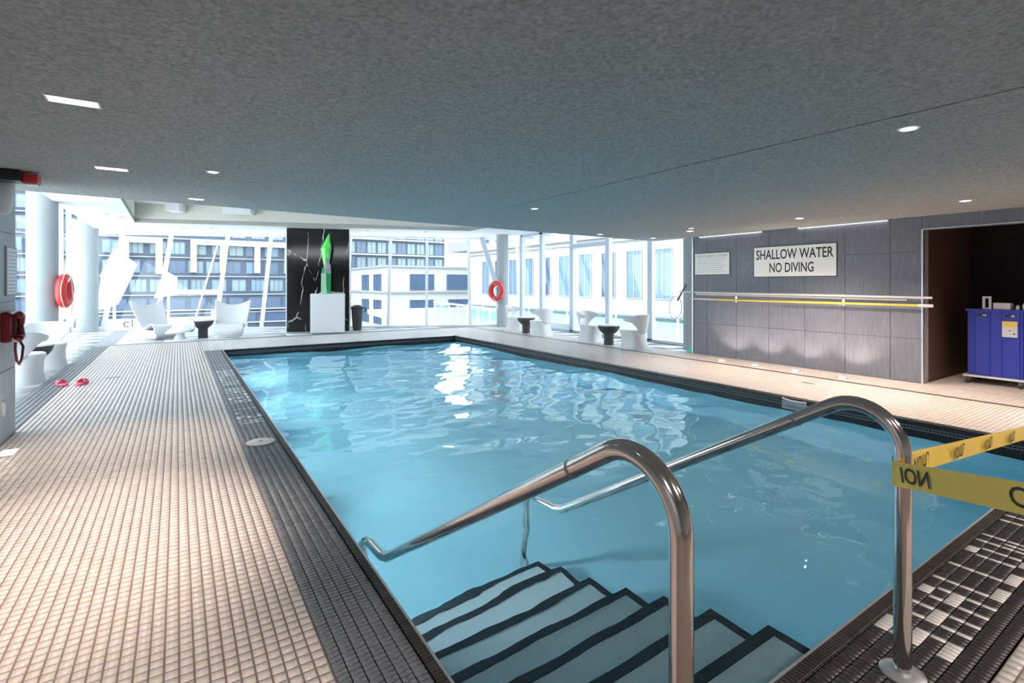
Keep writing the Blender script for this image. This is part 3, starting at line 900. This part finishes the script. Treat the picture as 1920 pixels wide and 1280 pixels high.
# caution tape
tp = thing('caution_tape', 'yellow caution tape tied around the right handrail post', 'tape', (2.33, .80, .772))
MB().tube([(0,0,-.045),(0,0,.045)], .0335, 24).obj('wrap', 'tape', tp, smooth=True)
def strip(a, b, h0, h1, name):
    a, b = Vector(a), Vector(b); d = (b-a); n = Vector((-d.y, d.x, 0)).normalized()*.0008
    m = MB(); N = 12; vs = []
    for k in range(N+1):
        f = k/N; p = a + d*f; h = h0+(h1-h0)*f; tw_ = .008*math.sin(f*5)
        for sgn in (-1, 1):
            for side in (-1, 1): vs.append(p + Vector((0,0,sgn*h/2)) + n*side + n*12*tw_*sgn)
    for k in range(N):
        o_ = k*4; q_ = o_+4
        m.f += [(o_,q_,q_+2,o_+2),(o_+1,o_+3,q_+3,q_+1),(o_,o_+1,q_+1,q_),(o_+2,q_+2,q_+3,o_+3)]
    m.v = [tuple(p) for p in vs]
    return m.obj(name, 'tape', tp)
fd = Vector((-.60, -.77, .235)); fn_ = Vector((-.775, .632, 0))
fa = fn_*.0345 + fd*.015
strip(fa, fa+fd*1.05, .092, .092, 'front_strip')
bd = Vector((1.0, .035, -.11))
ba = Vector((.0, .034, .012))
strip(ba, ba+bd*2.9, .092, .085, 'back_strip')
def tape_text(start, d, s0, s1, word, nrm, flip, height=.058):
    me = text_mesh(word, height, s1-s0, 'ink', bold=.012)
    o = link('lettering', me, tp)
    x = d.normalized(); z = nrm.normalized(); y = z.cross(x) if flip == 'r' else Vector((0,0,-1))
    mid = start + x*((s0+s1)/2) + z*.004
    m = Matrix.Identity(4)
    if flip == 'v': cols = (x, Vector((0,0,-1)) + x*(x.z), z)
    else: cols = (-x, Vector((0,0,-1)), z)
    for i, c in enumerate(cols):
        for j in range(3): m[j][i] = c[j]
    for j in range(3): m[j][3] = mid[j]
    o.matrix_local = m
tape_text(fa, fd, .035, .185, 'ION', fn_, 'v')
tape_text(fa, fd, .50, .92, 'CAUTION', fn_, 'v')
bn_ = Vector((.035, -1, 0))
for s0 in (.20, .73, 1.26, 1.79, 2.3):
    tape_text(ba, bd, s0, s0+.33, 'CAUTION', bn_, 'r')

# ------------------------------------------------------------ right wall fittings
XR = 9.40
def wall_sign(lbl, y0, y1, z0, z1, lines):
    t = thing('wall_sign', lbl, 'sign', (XR-.001, (y0+y1)/2, (z0+z1)/2))
    w2, h2 = (y1-y0)/2, (z1-z0)/2
    MB().box(-.012, -w2, -h2, 0, w2, h2).obj('board', 'board', t, bevel=.003)
    fr = MB()
    for (a,b,c,d) in ((-w2-.012,-h2-.012,w2+.012,-h2),(-w2-.012,h2,w2+.012,h2+.012),(-w2-.012,-h2,-w2,h2),(w2,-h2,w2+.012,h2)):
        fr.box(-.010, a, b, 0, c, d)
    fr.obj('frame', 'blackp', t)
    for (txt, dy, dz, wd, hh, mm) in lines:
        o = link('lettering', text_mesh(txt, hh, wd, mm, bold=.012 if mm == 'ink' else .004), t)
        m = Matrix(((0,0,-1,-.0132),(-1,0,0,dy),(0,1,0,dz),(0,0,0,1)))
        o.matrix_local = m
    return t
wall_sign('large white sign reading shallow water no diving', 4.17, 5.65, 1.65, 2.21,
          [('SHALLOW WATER', 0, .135, 1.39, .185, 'ink'), ('NO DIVING', .03, -.115, .80, .18, 'ink')])
s2 = wall_sign('small white sign reading health regulations left of the large sign', 6.18, 7.0, 1.71, 2.16,
          [('HEALTH REGULATIONS', 0, .165, .74, .055, 'grey_ink')])
ln = MB()
for k in range(7): ln.box(-.0135, -.34 + (k % 3)*.05, .095-.045*k, -.0125, .36, .101-.045*k)
ln.obj('text_lines', 'grey_ink', s2)

# poles on brackets
br0 = thing('pole_bracket', 'steel hook bracket holding the poles, left of the two', 'bracket', (XR, 6.03, 1.25), 0, 'pole brackets')
MB().box(-.012, -.02, -.11, 0, .02, .08).obj('plate', 'steel', br0)
for z in (-.083, .035):
    MB().tube([(-.006,0,z+.0),(-.06,0,z-.012),(-.105,0,z-.012),(-.118,0,z+.02)], .007, 8).obj('hook', 'steel', br0, smooth=True)
dup(br0, (XR, 4.06, 1.25), label='steel hook bracket holding the poles, right of the two')
p1 = thing('net_pole', 'long white pole with a hooped net on the upper wall hooks', 'pole', (XR-.083, 5.05, 1.30))
MB().tube([(0,2.30,.035),(0,-2.22,.0)], .017, 12).obj('pole', 'white', p1, smooth=True)
MB().beam((0,2.12,.20), (0,2.36,-.16), .03, .025).obj('yoke', 'blackp', p1)
hoop = [(0.02*math.sin(a), 2.42+.17*math.cos(a), -.32+.25*math.sin(a)) for a in [2*math.pi*k/36 for k in range(36)]]
MB().tube(hoop, .010, 8, True).obj('hoop', 'steel', p1, smooth=True)
hoop2 = [(0.06+.02*math.sin(a), 2.36+.13*math.cos(a), -.36+.22*math.sin(a)) for a in [R(180)+R(150)*k/20 for k in range(21)]]
MB().tube(hoop2, .007, 8).obj('inner_hoop', 'rope', p1, smooth=True)
p2 = tag(MB().tube([(XR-.048,6.95,1.290),(XR-.048,3.15,1.262)], .019, 12).obj('tube_pole', 'white', None, smooth=True), 'short white pole lying behind the long white pole', 'pole')
p3 = thing('rescue_pole', 'yellow pole with white ends on the lower wall hooks', 'pole', (XR-.083, 4.95, 1.181))
MB().tube([(0,1.55,.008),(0,-1.95,.0)], .019, 12).obj('shaft', 'yellow', p3, smooth=True)
MB().tube([(0,2.10,.010),(0,1.55,.008)], .0185, 12).obj('end_grip', 'white', p3, smooth=True)
MB().tube([(0,-1.95,.0),(0,-2.13,-.001)], .024, 12).obj('end_grip', 'white', p3, smooth=True)
dp = thing('dust_pan', 'teal plastic wedge leaning at the foot of the wall end', 'dustpan', (9.52, 7.16, 0))
MB().add([(-.13,-.06,.002),(.12,-.06,.002),(.12,.08,.002),(-.13,.08,.002),(.10,.0,.24),(.12,.03,.24),(.12,.06,.22),(.08,.05,.22)],
         [(0,3,2,1),(4,5,6,7),(0,1,5,4),(1,2,6,5),(2,3,7,6),(3,0,4,7)]).obj('pan', 'teal', dp, bevel=.006)
MB().tube([(.10,.03,.23),(.10,.03,.34)], .012, 8).obj('handle', 'teal', dp)

# ceiling strip lights at the wall top
for (y0, y1, lbl) in ((5.49, 6.89, 'white strip light at the wall top above the small sign'), (3.41, 4.81, 'white strip light at the wall top above the large sign')):
    t = thing('strip_light', lbl, 'light', (XR-.02, (y0+y1)/2, CZ-.001)); h = (y1-y0)/2
    MB().box(-.02, -h, -.018, .018, h, -.0).obj('housing', 'whitem', t)
    MB().box(-.015, -h+.01, -.022, .013, h-.01, -.018).obj('diffuser', 'lens_soft', t)

# floor uplights washing the wall
for k, (x, y, lbl) in enumerate(((8.93, 6.04, 'round floor light nearest the grey column'), (8.93, 5.35, 'round floor light second from the grey column'),
                   (8.93, 4.62, 'round floor light third from the grey column'), (8.93, 3.88, 'round floor light nearest the alcove'))):
    t = thing('floor_light', lbl, 'light', (x, y, 0), 0, 'round floor lights')
    MB().lathe([(.085,.0005),(.085,.006),(.060,.008)], n=24).obj('ring', 'steel', t, smooth=True)
    MB().lathe([(.058,.008),(.05,.013),(.02,.016)], n=24).obj('lens', 'uplens', t, smooth=True)
    spot('uplight', (x+.02, y, .03), (9.42, y, .95), UP_W, WARM, 100, .7, .03)
t = thing('floor_light', 'bright recessed floor light beside the left wall', 'light', (-1.26, 6.22, 0))
MB().box(-.06, -.10, .0005, .06, .10, .006).obj('frame', 'steel', t)
MB().box(-.05, -.09, .006, .05, .09, .010).obj('lens', 'lens', t)
spot('uplight', (-1.24, 6.22, .03), (-1.38, 6.3, .8), 5, WARM, 110, .7, .03)

# small floor drains
for (x, y, rz, lbl) in ((-.87, 10.35, 0, 'small slot drain in the left tiled deck'), (8.0, 3.95, R(90), 'small slot drain in the right tiled deck')):
    t = thing('slot_drain', lbl, 'drain', (x, y, 0), rz)
    MB().box(-.10, -.025, .0003, .10, .025, .003).obj('cover', 'grate', t)
    MB().box(-.085, -.008, .003, .085, .008, .0036).obj('slot', 'dark', t)
t = thing('skimmer_lid', 'round white lid set in the left pool border', 'lid', (.66, 5.34, 0))
MB().lathe([(.125,.0005),(.125,.006),(.10,.011),(.02,.012)], n=32).obj('cover', 'white', t, smooth=True)
MB().lathe([(.018,.012),(.018,.0135)], n=12).obj('finger_hole', 'grate', t)
t = thing('pool_skimmer', 'white skimmer plate in the right pool wall', 'skimmer', (PX1-.009, 3.50, -.085))
MB().box(-.012, -.16, -.06, 0, .16, .05).obj('face_plate', 'column', t, bevel=.004)
MB().box(-.014, -.11, -.04, -.011, .11, .0).obj('opening', 'coping_light', t)
MB().tube([(-.02,.15,.075),(-.03,.05,.06),(-.03,-.08,.06),(-.02,-.16,.066)], .010, 8).obj('lip', 'white', t, smooth=True)

# underwater lamps added out of sight on the left wall to brighten the pool
for k, (x, y, tx) in enumerate(((PX0+.02, 3.9, 9), (PX0+.02, 6.4, 9), (PX0+.02, 8.9, 9), (PX0+.02, 11.4, 9))):
    sgn = -1 if tx == 0 else 1
    t = thing('pool_fill_lamp', 'added round underwater fill lamp hidden in the left pool wall', 'lamp', (x, y, -.62), 0, 'added underwater fill lamps')
    b = MB().tube([(0,0,0),(sgn*.02,0,0)], .12, 24); b.obj('ring', 'steel', t, smooth=True)
    MB().tube([(sgn*.02,0,0),(sgn*.028,0,0)], .095, 24).obj('lens', 'lens_soft', t, smooth=True)
    spot('pool_fill_glow', (x+sgn*.10, y, -.62), (x+sgn*2.2, y-.2, -1.0), (POOL_FILL_W*.78 if k == 0 else POOL_FILL_W*.64), (.82, .95, 1.0), 165, .6, .09)

# ------------------------------------------------------------ alcove: blue bin on dolly
ba_ = math.atan2(2.06-2.66, 9.94-10.11)
dl = thing('dolly', 'white wheeled dolly under the blue bin', 'dolly', (10.11, 2.62, 0), R(0))
MB().box(-.06, -.64, .10, .56, .06, .13).obj('platform', 'white', dl, bevel=.005)
MB().tube([(-.06,-.68,.115),(-.09,-.72,.15),(.0,-.74,.20)], .012, 8).obj('pull_handle', 'white', dl, smooth=True)
for (x, y) in ((-.01, .0), (-.01, -.58), (.5, .0), (.5, -.58)):
    c = MB().box(x-.03, y-.03, .06, x+.03, y+.03, .10).obj('caster_fork', 'grate', dl)
    MB().tube([(x-.02,y-.018,.048),(x-.02,y+.018,.048)], .047, 18).obj('wheel', 'charcoal', c, smooth=True)
bb = thing('storage_bin', 'tall ribbed blue bin standing on the white dolly', 'bin', (10.11, 2.62, .131))
MB().box(0, -.60, 0, .45, .02, .99).obj('body', 'blue', bb, bevel=.012)
for y in (-.06, -.23, -.36, -.55):
    MB().box(-.014, y-.012, .01, .0, y+.012, .985).obj('rib', 'blue', bb, bevel=.004)
rm = MB(); rm.box(-.02, -.62, .96, .47, -.585, 1.0).box(-.02, .005, .96, .47, .04, 1.0).box(-.02, -.585, .96, .012, .005, 1.0).box(.44, -.585, .96, .47, .005, 1.0)
rm.obj('rim', 'blue', bb, bevel=.004)
for y in (-.15, -.46):
    MB().box(-.004, y-.06, .89, .001, y+.06, .925).obj('hand_hole', 'blackp', bb, bevel=.0015)
    MB().box(-.008, y-.05, .897, -.003, y-.01, .918).obj('clip', 'white', bb)
lb = MB().box(-.0165, -.54, .60, -.0145, -.375, .83).obj('label_sheet', 'white', bb)
MB().box(-.018, -.535, .75, -.0165, -.38, .825).obj('label_band', 'yellow', lb)
MB().box(-.018, -.47, .69, -.0165, -.44, .70).obj('label_mark', 'ink', lb)
MB().box(-.018, -.515, .64, -.0165, -.495, .66).obj('label_mark', 'ink', lb)
t = thing('plastic_stand', 'upright white open stand on the blue bin, left of the items', 'frame', (10.13, 2.43, 1.131))
f_ = MB(); f_.box(0,-.06,0,.03,-.03,.19).box(0,.01,0,.03,.04,.19).box(0,-.03,.16,.03,.01,.19).box(0,-.03,0,.03,.01,.02); f_.obj('hoop', 'white', t)
t = thing('white_box', 'low white carton on top of the blue bin', 'box', (10.13, 2.28, 1.131))
MB().box(0,-.12,0,.16,.07,.085).obj('carton', 'rope', t, bevel=.004); MB().box(-.001,-.12,.085,.161,.07,.095).obj('lid', 'white', t)
for (y, h, lbl) in ((2.09, .07, 'small white bottle on the blue bin beside the carton'), (2.02, .10, 'taller white bottle at the right end of the blue bin')):
    t = thing('bottle', lbl, 'bottle', (10.16, y, 1.131))
    MB().lathe([(.022,0),(.024,.01),(.024,h*.7),(.012,h*.85)], n=14).obj('body', 'white', t, smooth=True)
    MB().lathe([(.012,h*.85),(.012,h)], n=12).obj('cap', 'white', t)
t = thing('sprinkler', 'tiny white sprinkler head in the dark alcove', 'sprinkler', (10.0, 2.1, 2.60))
MB().lathe([(.012,-.06),(.015,-.03),(.03,-.005),(.03,0)], n=12).obj('stem', 'white', t); MB().lathe([(.03,-.066),(.03,-.06)], n=12).obj('deflector', 'steel', t)

# ------------------------------------------------------------ left wall fittings
XL = -1.38
t = thing('wall_phone', 'dark red wall telephone with a looped cord', 'telephone', (XL, 6.78, 1.10))
MB().box(0, -.22, -.15, .075, .20, .14).obj('body', 'dred', t, bevel=.02)
MB().tube([(.10,-.19,.10),(.12,-.17,.11),(.12,-.10,.10),(.115,-.08,.0),(.12,-.10,-.10),(.12,-.17,-.11),(.10,-.19,-.10)], [.02,.035,.035,.022,.035,.035,.02], 10).obj('handset', 'dred', t, smooth=True)
MB().box(.074, .02, -.05, .082, .13, .09).obj('keypad_plate', 'white', t, bevel=.002)
kb = MB()
for a in range(3):
    for b in range(4): kb.box(.082, .03+a*.033, -.04+b*.03, .087, .053+a*.033, -.02+b*.03)
kb.obj('keys', 'grate', t)
MB().box(.074, -.06, -.12, .10, -.02, .12).obj('cradle', 'white', t, bevel=.006)
MB().tube([(.09,-.14,-.15),(.09,-.15,-.22),(.09,-.10,-.33),(.09,.0,-.38),(.09,.10,-.33),(.09,.15,-.22),(.06,.15,-.15)], .011, 8).obj('cord', 'dred', t, smooth=True)
t = thing('notice_board', 'pale grey notice with fine print on the left wall', 'sign', (XL, 6.90, 1.63))
MB().box(0, -.19, -.24, .012, .19, .24).obj('board', 'column', t); MB().box(.012, -.17, -.225, .016, .185, .225).obj('sheet', 'whitem', t)
ln = MB()
for k in range(12): ln.box(.016, -.14, .18-.035*k, .0165, .15, .186-.035*k)
ln.obj('text_lines', 'grey_ink', t)
t = thing('switch_plate', 'small white wall plate low on the left wall', 'switch', (XL, 6.66, .32))
MB().box(0, -.04, -.07, .010, .04, .07).obj('plate', 'white', t, bevel=.003); MB().box(.010, -.015, -.03, .015, .015, .03).obj('rocker', 'whitem', t)
t = thing('wall_sconce', 'white rounded wall light high on the left wall', 'light', (XL, 6.52, 2.34))
MB().lathe([(.02,-.20),(.07,-.18),(.10,-.10),(.105,.06),(.09,.12),(.03,.19)], n=20).obj('shade', 'white', t, smooth=True)
MB().box(0, -.04, -.06, .06, .04, .06).obj('mount', 'whitem', t)
t = thing('alarm_strobe', 'red fire alarm strobe on a black bracket under the ceiling', 'alarm', (-1.20, 6.32, CZ-.001))
MB().box(-.18, -.10, -.10, .02, .10, 0).obj('bracket', 'blackp', t, bevel=.01)
MB().box(.02, -.05, -.105, .13, .10, -.02).obj('horn', 'red', t, bevel=.012)
MB().box(.03, -.04, -.118, .12, .09, -.106).obj('lens', 'white', t, bevel=.003)

# ------------------------------------------------------------ ceiling fittings
def rect_lamp(x, y, w2, h2, lbl, power, n=2):
    t = thing('ceiling_lamp', lbl, 'light', (x, y, CZ), 0, 'ceiling lamps')
    fr = MB(); z = -.004
    fr.box(-w2-.01,-h2-.01,z,w2+.01,-h2,-.0005).box(-w2-.01,h2,z,w2+.01,h2+.01,-.0005).box(-w2-.01,-h2,z,-w2,h2,-.0005).box(w2,-h2,z,w2+.01,h2,-.0005)
    fr.obj('trim', 'whitem', t)
    MB().box(-w2, -h2, -.0015, w2, h2, -.0005).obj('reflector', 'lens_soft', t)
    for k in range(n):
        xx = 0 if n == 1 else (-w2*.5 + k*w2)
        MB().lathe([(min(w2,h2)*.5,-.008),(min(w2,h2)*.6,-.0016)], (xx,0,0), 18).obj('bulb', 'lens', t, smooth=True)
    if power: spot('lamp_glow', (x, y, CZ-.03), (x, y, 0), power, WARM, 66, .9, .06)
    return t
def round_lamp(x, y, r, lbl, power, lit='lens_soft', cone=80):
    t = thing('ceiling_lamp', lbl, 'light', (x, y, CZ), 0, 'ceiling lamps')
    MB().lathe([(r*.8,-.003),(r,-.006),(r+.008,-.0005)], n=24).obj('trim', 'whitem', t, smooth=True)
    MB().lathe([(r*.75,-.007),(r*.79,-.0032)], n=24).obj('lens', lit, t, smooth=True)
    if power: spot('lamp_glow', (x, y, CZ-.03), (x, y, 0), power, WARM, cone, .9, .05)
    return t
rect_lamp(-.49, 3.74, .11, .055, 'large twin bulb ceiling lamp nearest the left wall', LAMP_W)
rect_lamp(-.49, 5.73, .11, .055, 'second twin ceiling lamp, behind the nearest twin lamp', LAMP_W*.45)
rect_lamp(-.49, 1.75, .11, .055, 'twin ceiling lamp above the near left deck', LAMP_W*.3)
rect_lamp(.19, 7.2, .075, .045, 'small ceiling lamp near the ceiling edge at left', 0, 1)
round_lamp(.27, 5.38, .05, 'small round ceiling lamp right of the second twin lamp', 0)
round_lamp(4.03, 1.35, .058, 'round white ceiling disc at upper right beyond the joint', 0)
round_lamp(4.05, 5.58, .05, 'small round ceiling lamp in the middle of the ceiling joint area', 0)
round_lamp(8.09, 2.13, .06, 'glaring round ceiling lamp above the alcove opening', SPOT_W, 'lens', 125)
round_lamp(8.08, 4.12, .06, 'warm round ceiling lamp above the large sign', SPOT_W, 'lens', 125)
round_lamp(8.09, .15, .06, 'round ceiling lamp above the right deck at the frame edge', SPOT_W*.8, 'lens')
round_lamp(7.87, 5.95, .05, 'round ceiling lamp above the small sign, farther of two', SPOT_W*.25)
round_lamp(8.26, 6.27, .075, 'wide round ceiling lamp above the small sign, nearer the wall', SPOT_W*.25)
round_lamp(7.24, 7.69, .06, 'round ceiling lamp at the right end of the ceiling edge', 0)
round_lamp(8.81, 7.66, .06, 'round ceiling lamp at the ceiling corner near the column', 0)
for k, (x, y) in enumerate(((1.6, -.9), (3.6, -.9), (5.8, -.9), (-.49, -.4), (8.0, -1.8))):  # unseen lamps added to brighten the near deck and ceiling
    t = thing('ceiling_lamp', 'added square fill lamp over the deck behind the viewpoint', 'light', (x, y, CZ), 0, 'added rear fill lamps')
    MB().box(-.16, -.16, -.012, .16, .16, -.0005).obj('trim', 'whitem', t); MB().box(-.14, -.14, -.014, .14, .14, -.012).obj('lens', 'lens_soft', t)
    spot('lamp_glow', (x, y, CZ-.03), (x, y+.25, 0), REAR_FILL_W, (1.0, .90, .82), 150, .8, .12)
for x, y, lbl in ((-1.49,16.25,'nearest of the tiny downlights left of the ceiling recess'),(-1.23,16.7,'second tiny downlight left of the ceiling recess'),(-1.25,19.2,'tiny downlight behind the recess corner at left'),(.17,19.0,'tiny downlight above the left lounge chair'),(.9,18.5,'tiny downlight above the lounge chair facing the pool'),(3.2,17.3,'tiny downlight above the marble slab'),(5.2,16.5,'tiny downlight above the dark bin'),(7.0,15.9,'tiny downlight toward the right end of the soffit')):
    t = thing('lounge_downlight', lbl, 'light', (x, y, LZ), 0, 'lounge downlights')
    MB().lathe([(.05,-.006),(.06,-.0005)], n=16).obj('trim', 'grate', t)

# ------------------------------------------------------------ outside
gnd = struct('ground', MB().box(-160, 22.5, -5.4, 220, 260, -5.0), 'ground')
struct('ground_terrace', MB().prism([(10.6,4.0),(25.1,4.0),(25.1,46),(14.5,46),(10.55,16.2)], -1.2, -.8), 'terrace')

def win(parent, w_, h_, loc, along, pm, frame='frame_d', div=2, cache={}):
    """one window (frame) with its panes as sub-parts; along 'x' faces -y, along 'y' faces -x"""
    key = (round(w_,2), round(h_,2), along, frame, div)
    if key not in cache:
        b = MB(); t = .07
        def bx(a0,a1,z0,z1,d0,d1):
            if along == 'x': b.box(a0, d0, z0, a1, d1, z1)
            else: b.box(d0, a0, z0, d1, a1, z1)
        bx(-w_/2, w_/2, 0, t, -.08, .05); bx(-w_/2, w_/2, h_-t, h_, -.08, .05)
        for k in range(div+1):
            c = -w_/2 + t/2 + (w_-t)*k/div
            bx(c-t/2, c+t/2, t, h_-t, -.08, .05)
        fm = b.mesh('window', frame)
        b = MB(); bx(-w_/2+.02, w_/2-.02, .02, h_-.02, -.03, .03)
        cache[key] = (fm, b.mesh('pane', pm))
    fm, pmh = cache[key]
    if (key, pm) not in cache:
        p2_ = pmh.copy(); p2_.materials.clear(); p2_.materials.append(M[pm]); cache[(key, pm)] = p2_
    o = link('window', fm, parent); o.location = loc
    link('pane', cache[(key, pm)], o)
    return o
# far blue apartment block
ap = thing('apartment_block', 'blue grey apartment block with white portal frames seen at far left', 'building', (0, 85, 0))
MB().box(-30, .12, -5, 17, 14, 34).obj('wall', 'facade_blue', ap)
FH = 2.62
for f in range(-1, 12):
    MB().box(-30, -.25, -.05+f*FH, 17, .3, .10+f*FH).obj('floor_slab', 'band', ap)
rnd = random.Random(4)
for f in range(-1, 6):
    x = -29.5
    while x < 16:
        w_ = 1.9
        pm = 'pane_pale' if rnd.random() < .62 else ('pane_mist' if rnd.random() < .5 else 'pane_blue')
        if f < 0: pm = 'pane_blue'
        win(ap, w_, 1.75, (x+w_/2, .10, .45+f*FH), 'x', pm, div=3 if rnd.random() < .5 else 2)
        x += 2.55 if rnd.random() < .6 else 2.2
def portal(x0, x1, z0, z1, tw=.75, legs=(0, 1)):
    MB().box(x0, -.9, z1-.8, x1, .15, z1).obj('portal_beam', 'facade_white', ap)
    for xx in legs: MB().box(xx, -.9, z0, xx+tw, .15, z1-.8).obj('portal_leg', 'facade_white', ap)
portal(-6.2, -1.7, 2.9, 7.9, .8, (-6.2, -2.5))
portal(1.5, 17, 3.2, 7.9, .75, (1.5, 5.1, 9.6, 13.8))
for z in (-2.2, -4.2):
    MB().box(-30, -.5, z, 17, .1, z+.14).obj('ledge', 'facade_white', ap)
# shopfronts below
for k in range(9):
    win(ap, 3.6, 2.4, (-27+k*5.0, .05, -4.9), 'x', 'pane_blue', div=3)
# taller glass tower behind
tw2 = thing('glass_tower', 'blue glazed tower with slim white mullions behind the white corner building', 'building', (0, 98, 0))
MB().box(24.5, .1, -5, 47.5, 14, 40).obj('wall', 'facade_blue', tw2)
for f in range(-1, 11):
    MB().box(24.3, -.9, 1.2+f*3.0, 48.6, .2, 1.45+f*3.0).obj('balcony_slab', 'facade_white', tw2)
    if f < 5:
        for k in range(11):
            win(tw2, 1.75, 2.2, (25.6+k*2.05, .08, 1.6+f*3.0), 'x', 'pane_pale' if (k*3+f) % 4 else 'pane_blue', 'frame_d', 2)
# white corner building
wb = thing('corner_building', 'low white corner building with tall dark windows seen beyond the far glass', 'building', (0, 55, 0))
MB().box(19.5, .15, -5, 36, 14, 3.45).obj('wall', 'facade_white', wb)
for z in (3.45, .52):
    MB().box(19.25, -.12, z, 36.2, 14.2, z+.22).obj('cornice', 'band', wb)
for (x, w_, z, h_, dv) in ((23.8, 3.0, .85, 1.85, 3), (28.9, 3.8, .85, 1.85, 3), (23.8, 3.0, -3.1, 2.8, 3), (28.7, 3.0, -3.1, 2.8, 2), (34.0, 2.2, .85, 1.85, 2)):
    win(wb, w_, h_, (x, .10, z), 'x', 'pane_blue', div=dv)
for (y, z, h_) in ((3.0, .8, 1.9), (7.5, .8, 1.9), (3.0, -3.1, 2.8), (7.5, -3.1, 2.8)):
    win(wb, 2.6, h_, (19.47, y, z), 'y', 'pane_blue', div=2)
# right white building
rb_ = thing('long_building', 'long white building with tall pale blue windows beyond the right glass', 'building', (25, 0, 0))
MB().box(.12, 2, -5, 12, 46, 12).obj('wall', 'facade_white', rb_)
for z in (-.6, 4.4, 4.75, 9.2):
    MB().box(-.18, 2, z, .15, 46, z+.14).obj('cornice', 'band', rb_)
for f in range(2):
    for k in range(17):
        y = 4.2 + k*2.4
        win(rb_, 1.35, 3.2, (.10, y, .55+f*4.9), 'y', 'pane_mist' if (k*5+f) % 3 else 'pane_blue', 'band', 2)
        if f == 0: win(rb_, 1.35, 2.6, (.10, y, -3.6), 'y', 'pane_mist', 'band', 2)
cn = thing('roof_canopy', 'dark flat roof canopy of a distant pavilion right of centre', 'canopy', (0, 0, 0))
MB().box(33.5, 62, 6.2, 42, 68, 7.6).obj('roof', 'band', cn)
for x in (34.5, 38, 41.5): MB().box(x-.15, 62.3, -5, x+.15, 62.6, 6.2).obj('post', 'facade_white', cn)
# terrace railing
rg = thing('terrace_railing', 'white terrace railing with glass panels outside the right windows', 'railing', (16.5, 0, -.8))
for k in range(14):
    y = 8 + k*1.7
    MB().box(-.03, y-.03, 0, .03, y+.03, 1.05).obj('post', 'whitem', rg)
    if k < 13: MB().box(-.008, y+.06, .08, .008, y+1.64, .96).obj('glass_panel', 'railglass', rg)
MB().box(-.05, 7.9, 1.05, .05, 30.2, 1.11).obj('top_rail', 'whitem', rg)
rg2 = thing('terrace_railing', 'white glass railing running away from the far right corner of the glass wall', 'railing', (10.75, 16.9, -.8), -math.atan2(1.15, 6.6))
for k in range(8):
    y = k*1.5
    MB().box(-.03, y-.03, 0, .03, y+.03, 1.24).obj('post', 'whitem', rg2)
    if k < 7: MB().box(-.008, y+.06, .08, .008, y+1.44, 1.14).obj('glass_panel', 'railglass', rg2)
MB().box(-.05, -.05, 1.24, .05, 10.6, 1.31).obj('top_rail', 'whitem', rg2)
# slanted white sun panels outside at far left
def sun_panel(lbl, pts, y, th):
    o = thing('sun_panel', lbl, 'panel', (0, 0, 0))
    n = len(pts)
    vs = [(x, y, z) for x, z in pts] + [(x+.05, y+th, z) for x, z in pts]
    MB().add(vs, [tuple(range(n)), tuple(range(2*n-1, n-1, -1))] + [((i+1) % n, i, n+i, n+(i+1) % n) for i in range(n)]).obj('sheet', 'facade_white', o)
    m = vs[0]
    cx_ = sum(p[0] for p in vs)/(2*n)
    MB().tube([(cx_, y+th+.05, -5), (cx_, y+th+.05, sum(p[1] for p in pts)/n)], .05, 8).obj('mast', 'whitem', o)
sun_panel('large slanted white panel outside the far left glass', [(-2.55,.52),(-1.95,.72),(-1.35,2.28),(-2.05,2.86),(-2.42,1.9)], 24.6, .12)
sun_panel('small slanted white panel outside between two mullions', [(-.80,.95),(-.05,1.05),(-.05,1.80),(-.45,2.05)], 24.9, .12)
sun_panel('tall white panel outside behind the far left column', [(-3.6,.2),(-2.95,.4),(-2.62,3.3),(-3.2,3.9)], 24.2, .12)
# stay cable
cb = tag(MB().tube([(.45, 24.0, -.4), (1.42, 24.0, 3.3)], .03, 8).obj('stay_rod', 'whitem', None), 'thin white stay rod slanting outside above the left lounge chair', 'rod')
# white sign board outside
sb = thing('outdoor_sign', 'white board with dark letters c and l outside behind the left lounge chair', 'sign', (-2.2, 23.4, -.9))
MB().prism([(0,0),(4.6,0),(4.6,.3),(0,.3)], 0, 1.12).obj('board', 'facade_white', sb, bevel=.06)
for ch, hh, ww, xx, zz in (('c', .22, .19, .62, .925), ('l', .29, .04, .80, .96)):
    o = link('lettering', text_mesh(ch, hh, ww, 'ink', bold=.01), sb); o.matrix_local = Matrix(((1,0,0,xx),(0,0,-1,-.004),(0,1,0,zz),(0,0,0,1)))
MB().box(.10, -.008, .84, .36, 0, 1.02).obj('logo_patch', 'grey_ink', sb)
MB().box(3.3, -.3, 0, 4.1, -.05, 1.35).obj('side_board', 'facade_white', sb)
for x in (.3, 4.1): MB().box(x, .08, -4.1, x+.2, .24, 0).obj('post', 'facade_white', sb)
